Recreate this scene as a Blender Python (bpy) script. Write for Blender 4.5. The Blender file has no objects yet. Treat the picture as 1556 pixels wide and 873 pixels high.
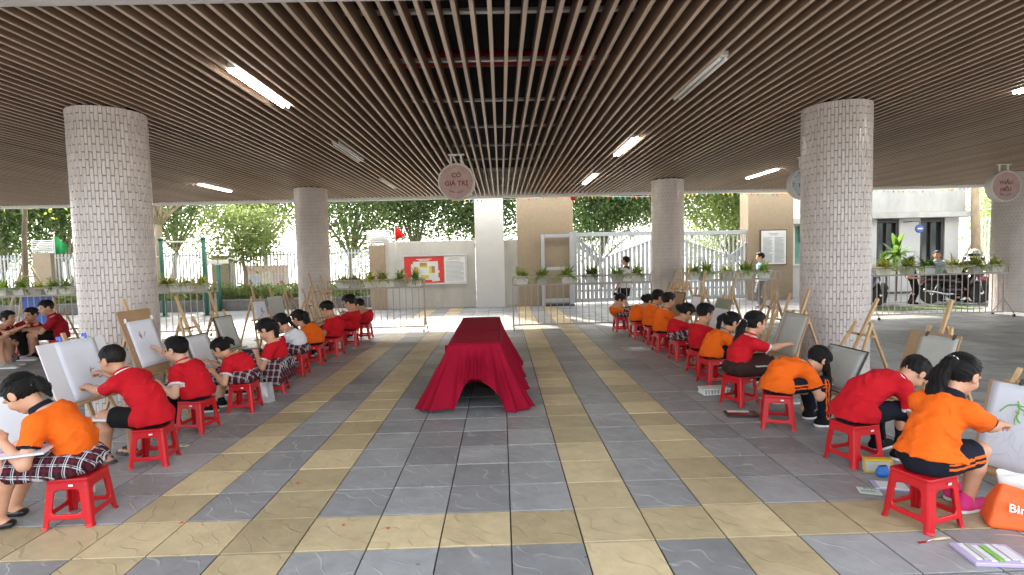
import bpy, bmesh, math, random
import numpy as np
from mathutils import Vector, Matrix
random.seed(7); RNG = np.random.default_rng(11)
SC = bpy.context.scene
COL = SC.collection
rad = math.radians
# ---------------------------------------------------------------- camera
# solved from the 0.4 m floor tiles: 1.6 m above the floor, pitched a little down, rolled a little
FPX, YAW, PIT, ROL, CAMZ = 842.185, .01817, .060378, -.023997, 1.6
cam = bpy.data.cameras.new('camera'); cam.sensor_width = 36; cam.sensor_fit = 'HORIZONTAL'
cam.lens = FPX / 1556 * 36; cam.clip_start = .05; cam.clip_end = 2000
_fw = Vector((math.sin(YAW)*math.cos(PIT), math.cos(YAW)*math.cos(PIT), -math.sin(PIT)))
_r0 = Vector((math.cos(YAW), -math.sin(YAW), 0)); _u0 = _r0.cross(_fw)
_rt = _r0*math.cos(ROL) + _u0*math.sin(ROL); _up = -_r0*math.sin(ROL) + _u0*math.cos(ROL)
camo = bpy.data.objects.new('camera', cam); COL.objects.link(camo)
camo.matrix_world = Matrix(((_rt.x, _up.x, -_fw.x, 0), (_rt.y, _up.y, -_fw.y, 0), (_rt.z, _up.z, -_fw.z, CAMZ), (0, 0, 0, 1)))
SC.camera = camo
# ---------------------------------------------------------------- sky and sun (sun stands beyond the gate, a little to the left)
SUN_EL, SUN_AZ = rad(38), rad(-22)          # azimuth from +Y towards +X
world = bpy.data.worlds.new('World'); SC.world = world; world.use_nodes = True
wn = world.node_tree.nodes; wl = world.node_tree.links
bg = wn['Background']; sky = wn.new('ShaderNodeTexSky'); sky.sky_type = 'NISHITA'; sky.sun_disc = False
sky.sun_elevation = SUN_EL; sky.sun_rotation = SUN_AZ; sky.dust_density = 4.0; sky.air_density = 1.0; sky.ozone_density = 1.0
hz_ = wn.new('ShaderNodeHueSaturation'); hz_.inputs['Saturation'].default_value = .30     # hazy, milky daylight
wl.new(sky.outputs[0], hz_.inputs['Color']); wl.new(hz_.outputs[0], bg.inputs[0]); bg.inputs[1].default_value = .15
sun = bpy.data.lights.new('sun', 'SUN'); sun.energy = 2.0; sun.angle = rad(.6); sun.color = (1, .93, .80)
suno = bpy.data.objects.new('sun', sun); COL.objects.link(suno)
sdir = Vector((math.sin(SUN_AZ)*math.cos(SUN_EL), math.cos(SUN_AZ)*math.cos(SUN_EL), math.sin(SUN_EL)))
suno.rotation_euler = (-sdir).to_track_quat('-Z', 'Y').to_euler()
SC.view_settings.view_transform = 'Standard'; SC.view_settings.look = 'None'
SC.view_settings.exposure = 2.92; SC.view_settings.gamma = 1.0; SC.view_settings.use_curve_mapping = False
# ---------------------------------------------------------------- photo pixel -> place (a pixel gives a direction; the plane gives the distance)
def _ray(x, y): return _fw + _rt*((x-778)/FPX) - _up*((y-436.5)/FPX)
def atz(x, y, z=0.0):
    d = _ray(x, y); return Vector((0, 0, CAMZ)) + d*((z-CAMZ)/d.z)
def aty(x, y, Y):
    d = _ray(x, y); return Vector((0, 0, CAMZ)) + d*(Y/d.y)
# ---------------------------------------------------------------- tags
def tag(o, label=None, cat=None, group=None, kind=None):
    if label: o['label'] = label
    if cat: o['category'] = cat
    if group: o['group'] = group
    if kind: o['kind'] = kind
    return o
def thing(name, label, cat, loc=(0, 0, 0), rz=0.0, group=None):
    o = bpy.data.objects.new(name, None); COL.objects.link(o); o.empty_display_size = .1
    o.location = loc; o.rotation_euler = (0, 0, rz)
    return tag(o, label, cat, group)
def link(name, me, parent=None, loc=None, rz=None):
    o = bpy.data.objects.new(name, me); COL.objects.link(o)
    if parent: o.parent = parent
    if loc is not None: o.location = loc
    if rz is not None: o.rotation_euler = (0, 0, rz)
    return o
def copy_tree(o, parent=None):
    c = o.copy(); COL.objects.link(c); c.parent = parent
    for ch in o.children: copy_tree(ch, c)
    return c
# ---------------------------------------------------------------- materials
MATS = {}
def M(name, col, rough=.6, var=.12, scale=6.0, bump=0.0, bscale=60.0, spec=.5, metal=0.0, trans=0.0, col2=None, stretch=(1, 1, 1), rnd=0.0, coat=0.0, sheen=0.0, dirt=0.0, distort=0.0):
    if name in MATS: return MATS[name]
    m = bpy.data.materials.new(name); m.use_nodes = True; MATS[name] = m
    n = m.node_tree.nodes; l = m.node_tree.links; b = n['Principled BSDF']
    b.inputs['Roughness'].default_value = rough; b.inputs['Metallic'].default_value = metal
    b.inputs['Specular IOR Level'].default_value = spec
    if coat: b.inputs['Coat Weight'].default_value = coat; b.inputs['Coat Roughness'].default_value = .15
    if sheen: b.inputs['Sheen Weight'].default_value = sheen; b.inputs['Sheen Roughness'].default_value = .5
    tc = n.new('ShaderNodeTexCoord'); mp = n.new('ShaderNodeMapping'); mp.inputs['Scale'].default_value = stretch
    l.new(tc.outputs['Object'], mp.inputs[0])
    src = mp.outputs[0]
    oi = n.new('ShaderNodeObjectInfo')
    va = n.new('ShaderNodeVectorMath'); va.operation = 'MULTIPLY_ADD'
    cx = n.new('ShaderNodeCombineXYZ')
    for k in range(3): l.new(oi.outputs['Random'], cx.inputs[k])
    va.inputs[1].default_value = (37, 53, 71)
    l.new(cx.outputs[0], va.inputs[0]); l.new(src, va.inputs[2]); src = va.outputs[0]
    nz = n.new('ShaderNodeTexNoise'); nz.inputs['Scale'].default_value = scale; nz.inputs['Detail'].default_value = 6; nz.inputs['Roughness'].default_value = .6
    nz.inputs['Distortion'].default_value = distort
    l.new(src, nz.inputs['Vector'])
    mx = n.new('ShaderNodeMix'); mx.data_type = 'RGBA'
    c1 = [max(0, c*(1-var)) for c in col]; c2 = list(col2) if col2 else [min(1, c*(1+var)) for c in col]
    mx.inputs[6].default_value = (*c1, 1); mx.inputs[7].default_value = (*c2, 1)
    mr = n.new('ShaderNodeMapRange'); mr.inputs[1].default_value = .3; mr.inputs[2].default_value = .7
    l.new(nz.outputs[0], mr.inputs[0]); l.new(mr.outputs[0], mx.inputs[0])
    out = mx.outputs[2]
    if rnd:
        hs = n.new('ShaderNodeHueSaturation'); l.new(out, hs.inputs['Color'])
        r2 = n.new('ShaderNodeMapRange'); r2.inputs[3].default_value = 1-rnd; r2.inputs[4].default_value = 1+rnd
        l.new(oi.outputs['Random'], r2.inputs[0]); l.new(r2.outputs[0], hs.inputs['Value']); out = hs.outputs[0]
    if dirt:
        nd = n.new('ShaderNodeTexNoise'); nd.inputs['Scale'].default_value = scale*.35; nd.inputs['Detail'].default_value = 9; nd.inputs['Roughness'].default_value = .7
        l.new(src, nd.inputs['Vector'])
        rd = n.new('ShaderNodeMapRange'); rd.inputs[1].default_value = .5; rd.inputs[2].default_value = .72; rd.inputs[4].default_value = dirt
        l.new(nd.outputs[0], rd.inputs[0])
        md = n.new('ShaderNodeMix'); md.data_type = 'RGBA'; l.new(rd.outputs[0], md.inputs[0]); l.new(out, md.inputs[6])
        md.inputs[7].default_value = (col[0]*.38, col[1]*.34, col[2]*.28, 1); out = md.outputs[2]
    l.new(out, b.inputs['Base Color'])
    if bump:
        nb = n.new('ShaderNodeTexNoise'); nb.inputs['Scale'].default_value = bscale; nb.inputs['Detail'].default_value = 4
        l.new(src, nb.inputs['Vector'])
        bp = n.new('ShaderNodeBump'); bp.inputs['Strength'].default_value = bump; bp.inputs['Distance'].default_value = .01
        l.new(nb.outputs[0], bp.inputs['Height']); l.new(bp.outputs[0], b.inputs['Normal'])
    if trans:
        t = n.new('ShaderNodeBsdfTranslucent'); l.new(out, t.inputs[0])
        ms = n.new('ShaderNodeMixShader'); ms.inputs[0].default_value = trans
        l.new(b.outputs[0], ms.inputs[1]); l.new(t.outputs[0], ms.inputs[2]); l.new(ms.outputs[0], n['Material Output'].inputs[0])
    return m
def emis(name, col, st):
    m = bpy.data.materials.new(name); m.use_nodes = True; n = m.node_tree.nodes
    b = n['Principled BSDF']; b.inputs['Base Color'].default_value = (.8, .8, .8, 1)
    b.inputs['Emission Color'].default_value = (*col, 1); b.inputs['Emission Strength'].default_value = st
    return m
# ---------------------------------------------------------------- mesh collector
class MB:
    def __init__(s): s.v = []; s.f = []; s.m = []
    def add(s, vs, fs, mi=0):
        o = len(s.v); s.v += [tuple(p) for p in vs]
        s.f += [tuple(i+o for i in f) for f in fs]; s.m += [mi]*len(fs)
    def box(s, c, size, bev=0.0, R=None, mi=0, taper=(1, 1)):
        hx, hy, hz = (d/2 for d in size); c = Vector(c)
        def T(p):
            k = (p[2]/hz+1)/2 if hz else 0
            p = Vector((p[0]*(1+(taper[0]-1)*k), p[1]*(1+(taper[1]-1)*k), p[2]))
            return c + (R @ p if R is not None else p)
        b = min(bev, hx*.49, hy*.49, hz*.49)
        if b <= 0:
            vs = [T((x, y, z)) for x in (-hx, hx) for y in (-hy, hy) for z in (-hz, hz)]
            s.add(vs, [(0, 1, 3, 2), (4, 6, 7, 5), (0, 4, 5, 1), (2, 3, 7, 6), (0, 2, 6, 4), (1, 5, 7, 3)], mi); return
        vs = []; idx = {}
        for sx in (-1, 1):
            for sy in (-1, 1):
                for sz in (-1, 1):
                    for a in range(3):
                        p = [sx*(hx-b), sy*(hy-b), sz*(hz-b)]; p[a] = (sx*hx, sy*hy, sz*hz)[a]
                        idx[(sx, sy, sz, a)] = len(vs); vs.append(T(p))
        fs = []
        def q(a, b_, c_, d):
            fs.append((idx[a], idx[b_], idx[c_], idx[d]))
        for sg in (-1, 1):
            q((sg, -1, -1, 0), (sg, 1, -1, 0), (sg, 1, 1, 0), (sg, -1, 1, 0)) if sg > 0 else q((sg, -1, -1, 0), (sg, -1, 1, 0), (sg, 1, 1, 0), (sg, 1, -1, 0))
            q((-1, sg, -1, 1), (-1, sg, 1, 1), (1, sg, 1, 1), (1, sg, -1, 1)) if sg > 0 else q((-1, sg, -1, 1), (1, sg, -1, 1), (1, sg, 1, 1), (-1, sg, 1, 1))
            q((-1, -1, sg, 2), (1, -1, sg, 2), (1, 1, sg, 2), (-1, 1, sg, 2)) if sg > 0 else q((-1, -1, sg, 2), (-1, 1, sg, 2), (1, 1, sg, 2), (1, -1, sg, 2))
        for a in (-1, 1):
            for d in (-1, 1):
                fs.append((idx[(a, d, -1, 0)], idx[(a, d, 1, 0)], idx[(a, d, 1, 1)], idx[(a, d, -1, 1)]))
                fs.append((idx[(a, -1, d, 0)], idx[(a, 1, d, 0)], idx[(a, 1, d, 2)], idx[(a, -1, d, 2)]))
                fs.append((idx[(-1, a, d, 1)], idx[(1, a, d, 1)], idx[(1, a, d, 2)], idx[(-1, a, d, 2)]))
                for e in (-1, 1): fs.append((idx[(a, d, e, 0)], idx[(a, d, e, 1)], idx[(a, d, e, 2)]))
        s.add(vs, fs, mi)
    def bar(s, p0, p1, w, d, up=(0, 0, 1), bev=.003, mi=0):
        p0 = Vector(p0); p1 = Vector(p1); z = (p1-p0); L = z.length; z.normalize()
        x = Vector(up).cross(z)
        if x.length < 1e-4: x = Vector((1, 0, 0)).cross(z)
        if x.length < 1e-4: x = Vector((0, 1, 0)).cross(z)
        x.normalize(); y = z.cross(x)
        R = Matrix((x, y, z)).transposed()
        s.box((p0+p1)/2, (w, d, L), bev, R, mi)
    def tube(s, pts, r, n=8, mi=0, cap=True):
        pts = [Vector(p) for p in pts]; N = len(pts)
        if not hasattr(r, '__len__'): r = [r]*N
        t0 = (pts[1]-pts[0]).normalized(); a = Vector((0, 0, 1)) if abs(t0.z) < .9 else Vector((1, 0, 0))
        x = a.cross(t0).normalized(); vs = []; fs = []
        for i, p in enumerate(pts):
            t = (pts[min(i+1, N-1)]-pts[max(i-1, 0)]).normalized()
            x = (x - t*x.dot(t)).normalized(); y = t.cross(x)
            for k in range(n):
                an = 2*math.pi*k/n; vs.append(p + (x*math.cos(an)+y*math.sin(an))*r[i])
        for i in range(N-1):
            for k in range(n):
                k2 = (k+1) % n; fs.append((i*n+k, i*n+k2, (i+1)*n+k2, (i+1)*n+k))
        if cap: fs.append(tuple(range(n-1, -1, -1))); fs.append(tuple((N-1)*n+k for k in range(n)))
        s.add(vs, fs, mi)
    def lathe(s, prof, n=24, c=(0, 0, 0), R=None, mi=0):
        c = Vector(c); vs = []; fs = []
        for r, z in prof:
            for k in range(n):
                an = 2*math.pi*k/n; p = Vector((r*math.cos(an), r*math.sin(an), z)); vs.append(c + (R @ p if R is not None else p))
        for i in range(len(prof)-1):
            for k in range(n):
                k2 = (k+1) % n; fs.append((i*n+k, i*n+k2, (i+1)*n+k2, (i+1)*n+k))
        if prof[0][0] > 1e-5: fs.append(tuple(range(n-1, -1, -1)))
        if prof[-1][0] > 1e-5: fs.append(tuple((len(prof)-1)*n+k for k in range(n)))
        s.add(vs, fs, mi)
    def prism(s, poly, z0, z1, T=None, mi=0):
        T = T or (lambda p: Vector(p)); n = len(poly)
        vs = [T((x, y, z0)) for x, y in poly]+[T((x, y, z1)) for x, y in poly]
        s.add(vs, [tuple(range(n-1, -1, -1)), tuple(range(n, 2*n))]+[(i, (i+1) % n, (i+1) % n+n, i+n) for i in range(n)], mi)
    def mesh(s, name, mats, smooth=False):
        me = bpy.data.meshes.new(name); me.from_pydata(s.v, [], s.f)
        for m in (mats if isinstance(mats, (list, tuple)) else [mats]): me.materials.append(m)
        me.polygons.foreach_set('material_index', s.m)
        if smooth: me.polygons.foreach_set('use_smooth', [True]*len(s.f))
        me.update(); return me
    def build(s, name, mats, parent=None, smooth=False, loc=None, rz=None):
        return link(name, s.mesh(name, mats, smooth), parent, loc, rz)
# ---------------------------------------------------------------- signed-distance modelling (bodies, clothes, moulded plastic)
f32 = np.float32
class SDF:
    def __init__(s, lo, hi, h):
        s.h = h; s.lo = np.array(lo, float); s.n = np.maximum(4, np.ceil((np.array(hi)-s.lo)/h).astype(int)+1)
        s.ax = [(s.lo[i]+h*np.arange(s.n[i])).astype(f32) for i in range(3)]
        s.f = np.full(tuple(s.n), 1.0, f32)
    def sub(s, lo, hi):
        sl = []
        for i in range(3):
            a = int(max(0, math.floor((lo[i]-s.lo[i])/s.h))); b = int(min(s.n[i], math.ceil((hi[i]-s.lo[i])/s.h)+1))
            if b <= a: return None, None
            sl.append(slice(a, b))
        return tuple(sl), (s.ax[0][sl[0]][:, None, None], s.ax[1][sl[1]][None, :, None], s.ax[2][sl[2]][None, None, :])
    def put(s, fn, lo, hi, k=.02, mode='u', extra=None):
        m = k+3*s.h
        sl, g = s.sub([c-m for c in lo], [c+m for c in hi])
        if sl is None: return
        d = fn(*g)
        if extra is not None: d = np.maximum(d, extra(*g))
        a = s.f[sl]
        if mode == 'u':
            if k > 0:
                hh = np.maximum(k-np.abs(a-d), 0)/k; s.f[sl] = np.minimum(a, d)-hh*hh*(k*.25)
            else: s.f[sl] = np.minimum(a, d)
        elif mode == 's':
            d = -d
            if k > 0:
                hh = np.maximum(k-np.abs(a-d), 0)/k; s.f[sl] = np.maximum(a, d)+hh*hh*(k*.25)
            else: s.f[sl] = np.maximum(a, d)
        elif mode == 'i': s.f[sl] = np.maximum(a, d)
    def cap(s, a, b, ra, rb, k=.02, mode='u', extra=None):
        a = np.array(a, float); b = np.array(b, float); ab = b-a; L2 = max(float(ab@ab), 1e-9); R = max(ra, rb)
        def fn(x, y, z):
            px, py, pz = x-f32(a[0]), y-f32(a[1]), z-f32(a[2])
            t = np.clip((px*f32(ab[0])+py*f32(ab[1])+pz*f32(ab[2]))/f32(L2), 0, 1)
            return np.sqrt((px-t*f32(ab[0]))**2+(py-t*f32(ab[1]))**2+(pz-t*f32(ab[2]))**2)-(f32(ra)+t*f32(rb-ra))
        s.put(fn, np.minimum(a, b)-R, np.maximum(a, b)+R, k, mode, extra)
    def ecap(s, a, b, ra, rb, side, flat, k=.02, mode='u', extra=None):
        # capsule with an elliptic section: full radius along 'side', flat*radius across
        a = np.array(a, float); b = np.array(b, float); ab = b-a; L2 = max(float(ab@ab), 1e-9); R = max(ra, rb)
        side = np.array(side, float); dp = np.cross(ab, side); dp /= max(np.linalg.norm(dp), 1e-9); q = 1/flat-1
        def fn(x, y, z):
            px, py, pz = x-f32(a[0]), y-f32(a[1]), z-f32(a[2])
            t = np.clip((px*f32(ab[0])+py*f32(ab[1])+pz*f32(ab[2]))/f32(L2), 0, 1)
            px, py, pz = px-t*f32(ab[0]), py-t*f32(ab[1]), pz-t*f32(ab[2])
            w = (px*f32(dp[0])+py*f32(dp[1])+pz*f32(dp[2]))
            l0 = np.sqrt(px*px+py*py+pz*pz); w2 = w*f32(q)
            l1 = np.sqrt((px+w2*f32(dp[0]))**2+(py+w2*f32(dp[1]))**2+(pz+w2*f32(dp[2]))**2)
            return (l1-(f32(ra)+t*f32(rb-ra)))*np.clip(l0/np.maximum(l1, 1e-6), flat, 1)
        s.put(fn, np.minimum(a, b)-R, np.maximum(a, b)+R, k, mode, extra)
    def ell(s, c, r, B=None, k=.02, mode='u', extra=None):
        c = np.array(c, float); B = np.eye(3) if B is None else np.array(B, float); R = max(r)   # columns of B = local axes
        def fn(x, y, z):
            px, py, pz = x-f32(c[0]), y-f32(c[1]), z-f32(c[2])
            q = [px*f32(B[0, i])+py*f32(B[1, i])+pz*f32(B[2, i]) for i in range(3)]
            k0 = np.sqrt(sum((q[i]/f32(r[i]))**2 for i in range(3))); k1 = np.sqrt(sum((q[i]/f32(r[i]**2))**2 for i in range(3)))
            return k0*(k0-1)/np.maximum(k1, 1e-6)
        s.put(fn, c-R, c+R, k, mode, extra)
    def rbox(s, c, half, r=.01, B=None, k=.0, mode='u', extra=None):
        c = np.array(c, float); B = np.eye(3) if B is None else np.array(B, float); R = float(np.linalg.norm(half))+r
        def fn(x, y, z):
            px, py, pz = x-f32(c[0]), y-f32(c[1]), z-f32(c[2])
            q = [np.abs(px*f32(B[0, i])+py*f32(B[1, i])+pz*f32(B[2, i]))-f32(half[i]-r) for i in range(3)]
            return np.sqrt(sum(np.maximum(e, 0)**2 for e in q))+np.minimum(np.maximum(np.maximum(q[0], q[1]), q[2]), 0)-f32(r)
        s.put(fn, c-R, c+R, k, mode, extra)
    def plane(s, p, n):
        # keep the side n points away from (cut away where (x-p).n > 0)
        d = halfspace(p, n)(s.ax[0][:, None, None], s.ax[1][None, :, None], s.ax[2][None, None, :])
        s.f = np.maximum(s.f, d)
    def disp(s, fn, band=.03):
        idx = np.nonzero(np.abs(s.f) < band)
        if len(idx[0]): s.f[idx] += fn(s.ax[0][idx[0]], s.ax[1][idx[1]], s.ax[2][idx[2]]).astype(f32)
    def surf(s):
        f = s.f; f[0], f[-1] = 1, 1; f[:, 0], f[:, -1] = 1, 1; f[:, :, 0], f[:, :, -1] = 1, 1
        g = f < 0
        cnt = np.zeros(tuple(np.array(f.shape)-1), np.int8)
        for dx in (0, 1):
            for dy in (0, 1):
                for dz in (0, 1):
                    cnt += g[dx:f.shape[0]-1+dx, dy:f.shape[1]-1+dy, dz:f.shape[2]-1+dz]
        ci = np.nonzero((cnt > 0) & (cnt < 8)); N = len(ci[0])
        off = [(dx, dy, dz) for dx in (0, 1) for dy in (0, 1) for dz in (0, 1)]
        cv = np.stack([f[ci[0]+o[0], ci[1]+o[1], ci[2]+o[2]] for o in off], 1)
        acc = np.zeros((N, 3)); num = np.zeros(N)
        for i in range(8):
            for j in range(i+1, 8):
                df = [off[j][q]-off[i][q] for q in range(3)]
                if sum(abs(d) for d in df) != 1: continue
                a, b = cv[:, i], cv[:, j]; c = (a < 0) != (b < 0)
                t = np.where(c, a/np.where(c, a-b, 1), 0)
                for q in range(3): acc[:, q] += np.where(c, off[i][q]+t*df[q], 0)
                num += c
        v = (acc/num[:, None]+np.stack(ci, 1))*s.h+s.lo
        vid = np.full(cnt.shape, -1, np.int32); vid[ci] = np.arange(N)
        Q = []
        for a in range(3):
            b, c = (a+1) % 3, (a+2) % 3
            s0 = [slice(None)]*3; s1 = [slice(None)]*3; s0[a] = slice(0, -1); s1[a] = slice(1, None)
            g0, g1 = g[tuple(s0)], g[tuple(s1)]
            e = np.nonzero(g0 != g1); fl = g0[e]
            def cell(db, dc):
                ii = [e[0].copy(), e[1].copy(), e[2].copy()]; ii[b] = ii[b]-db; ii[c] = ii[c]-dc; return vid[tuple(ii)]
            q = np.stack([cell(1, 1), cell(0, 1), cell(0, 0), cell(1, 0)], 1)
            q[~fl] = q[~fl][:, ::-1]; Q.append(q)
        return v, np.concatenate(Q)
    def mesh(s, name, mats, cls=None, relax=1):
        v, q = s.surf(); return npmesh(name, v, q, mats, cls, relax)
def npmesh(name, v, q, mats, cls=None, relax=1):
    for _ in range(relax):
        acc = np.zeros_like(v); num = np.zeros(len(v)); nv = len(v)
        for i in range(4):
            num += np.bincount(q[:, i], minlength=nv)
            for k in range(3): acc[:, k] += np.bincount(q[:, i], weights=v[q[:, (i+1) % 4], k], minlength=nv)
        w = num > 0; v = v.copy(); v[w] = .5*v[w]+.5*acc[w]/num[w][:, None]
    me = bpy.data.meshes.new(name); nf = len(q)
    me.vertices.add(len(v)); me.vertices.foreach_set('co', v.astype(f32).ravel())
    me.loops.add(nf*4); me.loops.foreach_set('vertex_index', q.astype(np.int32).ravel())
    me.polygons.add(nf); me.polygons.foreach_set('loop_start', np.arange(0, nf*4, 4, dtype=np.int32))
    me.polygons.foreach_set('use_smooth', np.ones(nf, bool))
    for m in (mats if isinstance(mats, (list, tuple)) else [mats]): me.materials.append(m)
    if cls is not None and nf:
        c = v[q].mean(1); me.polygons.foreach_set('material_index', cls(c[:, 0], c[:, 1], c[:, 2]).astype(np.int32))
    me.update(calc_edges=True); me.validate(); return me
def halfspace(p, n):
    n = np.array(n, float); n /= np.linalg.norm(n); c = float(np.dot(p, n))
    return lambda x, y, z: x*f32(n[0])+y*f32(n[1])+z*f32(n[2])-f32(c)
def unit(v): v = np.array(v, float); return v/max(np.linalg.norm(v), 1e-9)
def V3(*a): return np.array(a, float)
def axrot(a, t):
    a = unit(a); K = np.array([[0, -a[2], a[1]], [a[2], 0, -a[0]], [-a[1], a[0], 0]]); return np.eye(3)+math.sin(t)*K+(1-math.cos(t))*K@K
# ================================================================ the setting
CEIL = 3.2
def struct(o): o['kind'] = 'structure'; return o
# ---------------------------------------------------------------- paving
def tile_mat(name, base, line, dark, amt=.8):
    m = bpy.data.materials.new(name); m.use_nodes = True; n = m.node_tree.nodes; l = m.node_tree.links; b = n['Principled BSDF']
    tc = n.new('ShaderNodeTexCoord'); oi = n.new('ShaderNodeObjectInfo'); ge = n.new('ShaderNodeNewGeometry')
    ad = n.new('ShaderNodeMath'); l.new(oi.outputs['Random'], ad.inputs[0]); l.new(ge.outputs['Random Per Island'], ad.inputs[1])
    fr = n.new('ShaderNodeMath'); fr.operation = 'FRACT'; l.new(ad.outputs[0], fr.inputs[0])
    cx = n.new('ShaderNodeCombineXYZ')
    for k in range(3): l.new(fr.outputs[0], cx.inputs[k])
    va = n.new('ShaderNodeVectorMath'); va.operation = 'MULTIPLY_ADD'; va.inputs[1].default_value = (31, 47, 23); l.new(cx.outputs[0], va.inputs[0]); l.new(tc.outputs['Object'], va.inputs[2])
    v = va.outputs[0]
    # moulded flowing ridges
    wv = n.new('ShaderNodeTexWave'); wv.wave_type = 'BANDS'; wv.bands_direction = 'DIAGONAL'; wv.inputs['Scale'].default_value = 3.0; wv.inputs['Distortion'].default_value = 8.0; wv.inputs['Detail'].default_value = 1.2; wv.inputs['Detail Scale'].default_value = 1.3
    l.new(v, wv.inputs['Vector'])
    rl = n.new('ShaderNodeMapRange'); rl.inputs[1].default_value = .95; rl.inputs[2].default_value = 1.0; l.new(wv.outputs['Fac'], rl.inputs[0])
    brk = n.new('ShaderNodeTexNoise'); brk.inputs['Scale'].default_value = 7; l.new(v, brk.inputs['Vector'])
    rb = n.new('ShaderNodeMapRange'); rb.inputs[1].default_value = .40; rb.inputs[2].default_value = .62; l.new(brk.outputs[0], rb.inputs[0])
    ml = n.new('ShaderNodeMath'); ml.operation = 'MULTIPLY'; l.new(rl.outputs[0], ml.inputs[0]); l.new(rb.outputs[0], ml.inputs[1])
    # mottling, scuffs
    nz = n.new('ShaderNodeTexNoise'); nz.inputs['Scale'].default_value = 9; nz.inputs['Detail'].default_value = 8; nz.inputs['Roughness'].default_value = .65; l.new(v, nz.inputs['Vector'])
    mx = n.new('ShaderNodeMix'); mx.data_type = 'RGBA'; mx.inputs[6].default_value = (*[c*.68 for c in base], 1); mx.inputs[7].default_value = (*[c*1.28 for c in base], 1); l.new(nz.outputs[0], mx.inputs[0])
    hs = n.new('ShaderNodeHueSaturation'); l.new(mx.outputs[2], hs.inputs['Color'])
    r2 = n.new('ShaderNodeMapRange'); r2.inputs[3].default_value = .74; r2.inputs[4].default_value = 1.20; l.new(fr.outputs[0], r2.inputs[0]); l.new(r2.outputs[0], hs.inputs['Value'])
    m2 = n.new('ShaderNodeMix'); m2.data_type = 'RGBA'; l.new(hs.outputs[0], m2.inputs[6]); m2.inputs[7].default_value = (*line, 1)
    mm = n.new('ShaderNodeMath'); mm.operation = 'MULTIPLY'; mm.inputs[1].default_value = amt; l.new(ml.outputs[0], mm.inputs[0]); l.new(mm.outputs[0], m2.inputs[0])
    # cracks and grime in world space (does not follow the tiles)
    ng = n.new('ShaderNodeTexNoise'); ng.inputs['Scale'].default_value = 1.1; ng.inputs['Detail'].default_value = 9; ng.inputs['Roughness'].default_value = .68; l.new(ge.outputs['Position'], ng.inputs['Vector'])
    rg = n.new('ShaderNodeMapRange'); rg.inputs[1].default_value = .50; rg.inputs[2].default_value = .74; rg.inputs[4].default_value = .65; l.new(ng.outputs[0], rg.inputs[0])
    m3 = n.new('ShaderNodeMix'); m3.data_type = 'RGBA'; l.new(m2.outputs[2], m3.inputs[6]); m3.inputs[7].default_value = (*dark, 1); l.new(rg.outputs[0], m3.inputs[0])
    vo = n.new('ShaderNodeTexVoronoi'); vo.inputs['Scale'].default_value = 3.3; l.new(ge.outputs['Position'], vo.inputs['Vector'])
    sp = n.new('ShaderNodeMath'); sp.operation = 'LESS_THAN'; sp.inputs[1].default_value = .035; l.new(vo.outputs['Distance'], sp.inputs[0])
    m4 = n.new('ShaderNodeMix'); m4.data_type = 'RGBA'; l.new(m3.outputs[2], m4.inputs[6]); m4.inputs[7].default_value = (*[c*.3 for c in dark], 1)
    s5 = n.new('ShaderNodeMath'); s5.operation = 'MULTIPLY'; s5.inputs[1].default_value = .5; l.new(sp.outputs[0], s5.inputs[0]); l.new(s5.outputs[0], m4.inputs[0])
    l.new(m4.outputs[2], b.inputs['Base Color'])
    b.inputs['Roughness'].default_value = .55; b.inputs['Specular IOR Level'].default_value = .45
    rr = n.new('ShaderNodeMapRange'); rr.inputs[3].default_value = .24; rr.inputs[4].default_value = .62; l.new(ng.outputs[0], rr.inputs[0]); l.new(rr.outputs[0], b.inputs['Roughness'])
    fn = n.new('ShaderNodeTexNoise'); fn.inputs['Scale'].default_value = 70; fn.inputs['Detail'].default_value = 5; l.new(v, fn.inputs['Vector'])
    mu = n.new('ShaderNodeMath'); mu.operation = 'MULTIPLY_ADD'; mu.inputs[1].default_value = .22; l.new(fn.outputs[0], mu.inputs[0]); l.new(mm.outputs[0], mu.inputs[2])
    n2 = n.new('ShaderNodeMath'); n2.operation = 'MULTIPLY_ADD'; n2.inputs[1].default_value = .9; l.new(nz.outputs[0], n2.inputs[0]); l.new(mu.outputs[0], n2.inputs[2])
    bp = n.new('ShaderNodeBump'); bp.inputs['Strength'].default_value = .85; bp.inputs['Distance'].default_value = .005; l.new(n2.outputs[0], bp.inputs['Height']); l.new(bp.outputs[0], b.inputs['Normal'])
    return m
TG = tile_mat('grey_paver', (.295, .295, .292), (.45, .45, .44), (.14, .138, .132), .62)
TY = tile_mat('yellow_paver', (.52, .42, .245), (.27, .20, .105), (.25, .185, .10), .42)
TX0, TY0, TS = .0169, 2.9657, .4
GR = M('paver_joint', (.05, .048, .045), .95, .3, 12, .3, 60)
mb = MB(); mb.box((2, 9.6, -.055), (44, 19.2, .09)); floor = struct(mb.build('floor', GR))
def tile_geo(mb, cx, cy, z, t, mi):
    h = TS/2-.0045; c = .0022
    r0 = [(cx+a*h, cy+b*(h-.0025), -.012) for a, b in ((-1, -1), (1, -1), (1, 1), (-1, 1))]; r1 = [(x, y, z-c*.8) for x, y, _ in r0]
    r2 = [(cx+a*(h-c), cy+b*(h-.0025-c), z) for a, b in ((-1, -1), (1, -1), (1, 1), (-1, 1))]
    mb.add(r0+r1+r2, [(8, 9, 10, 11)]+[(i, (i+1) % 4, (i+1) % 4+4, i+4) for i in range(4)]+[(i+4, (i+1) % 4+4, (i+1) % 4+8, i+8) for i in range(4)], mi)
tg = MB(); tile_geo(tg, 0, 0, 0, 0, 0); tme = [tg.mesh('tile', TG), tg.mesh('tile', TY)]
cands = []
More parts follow.
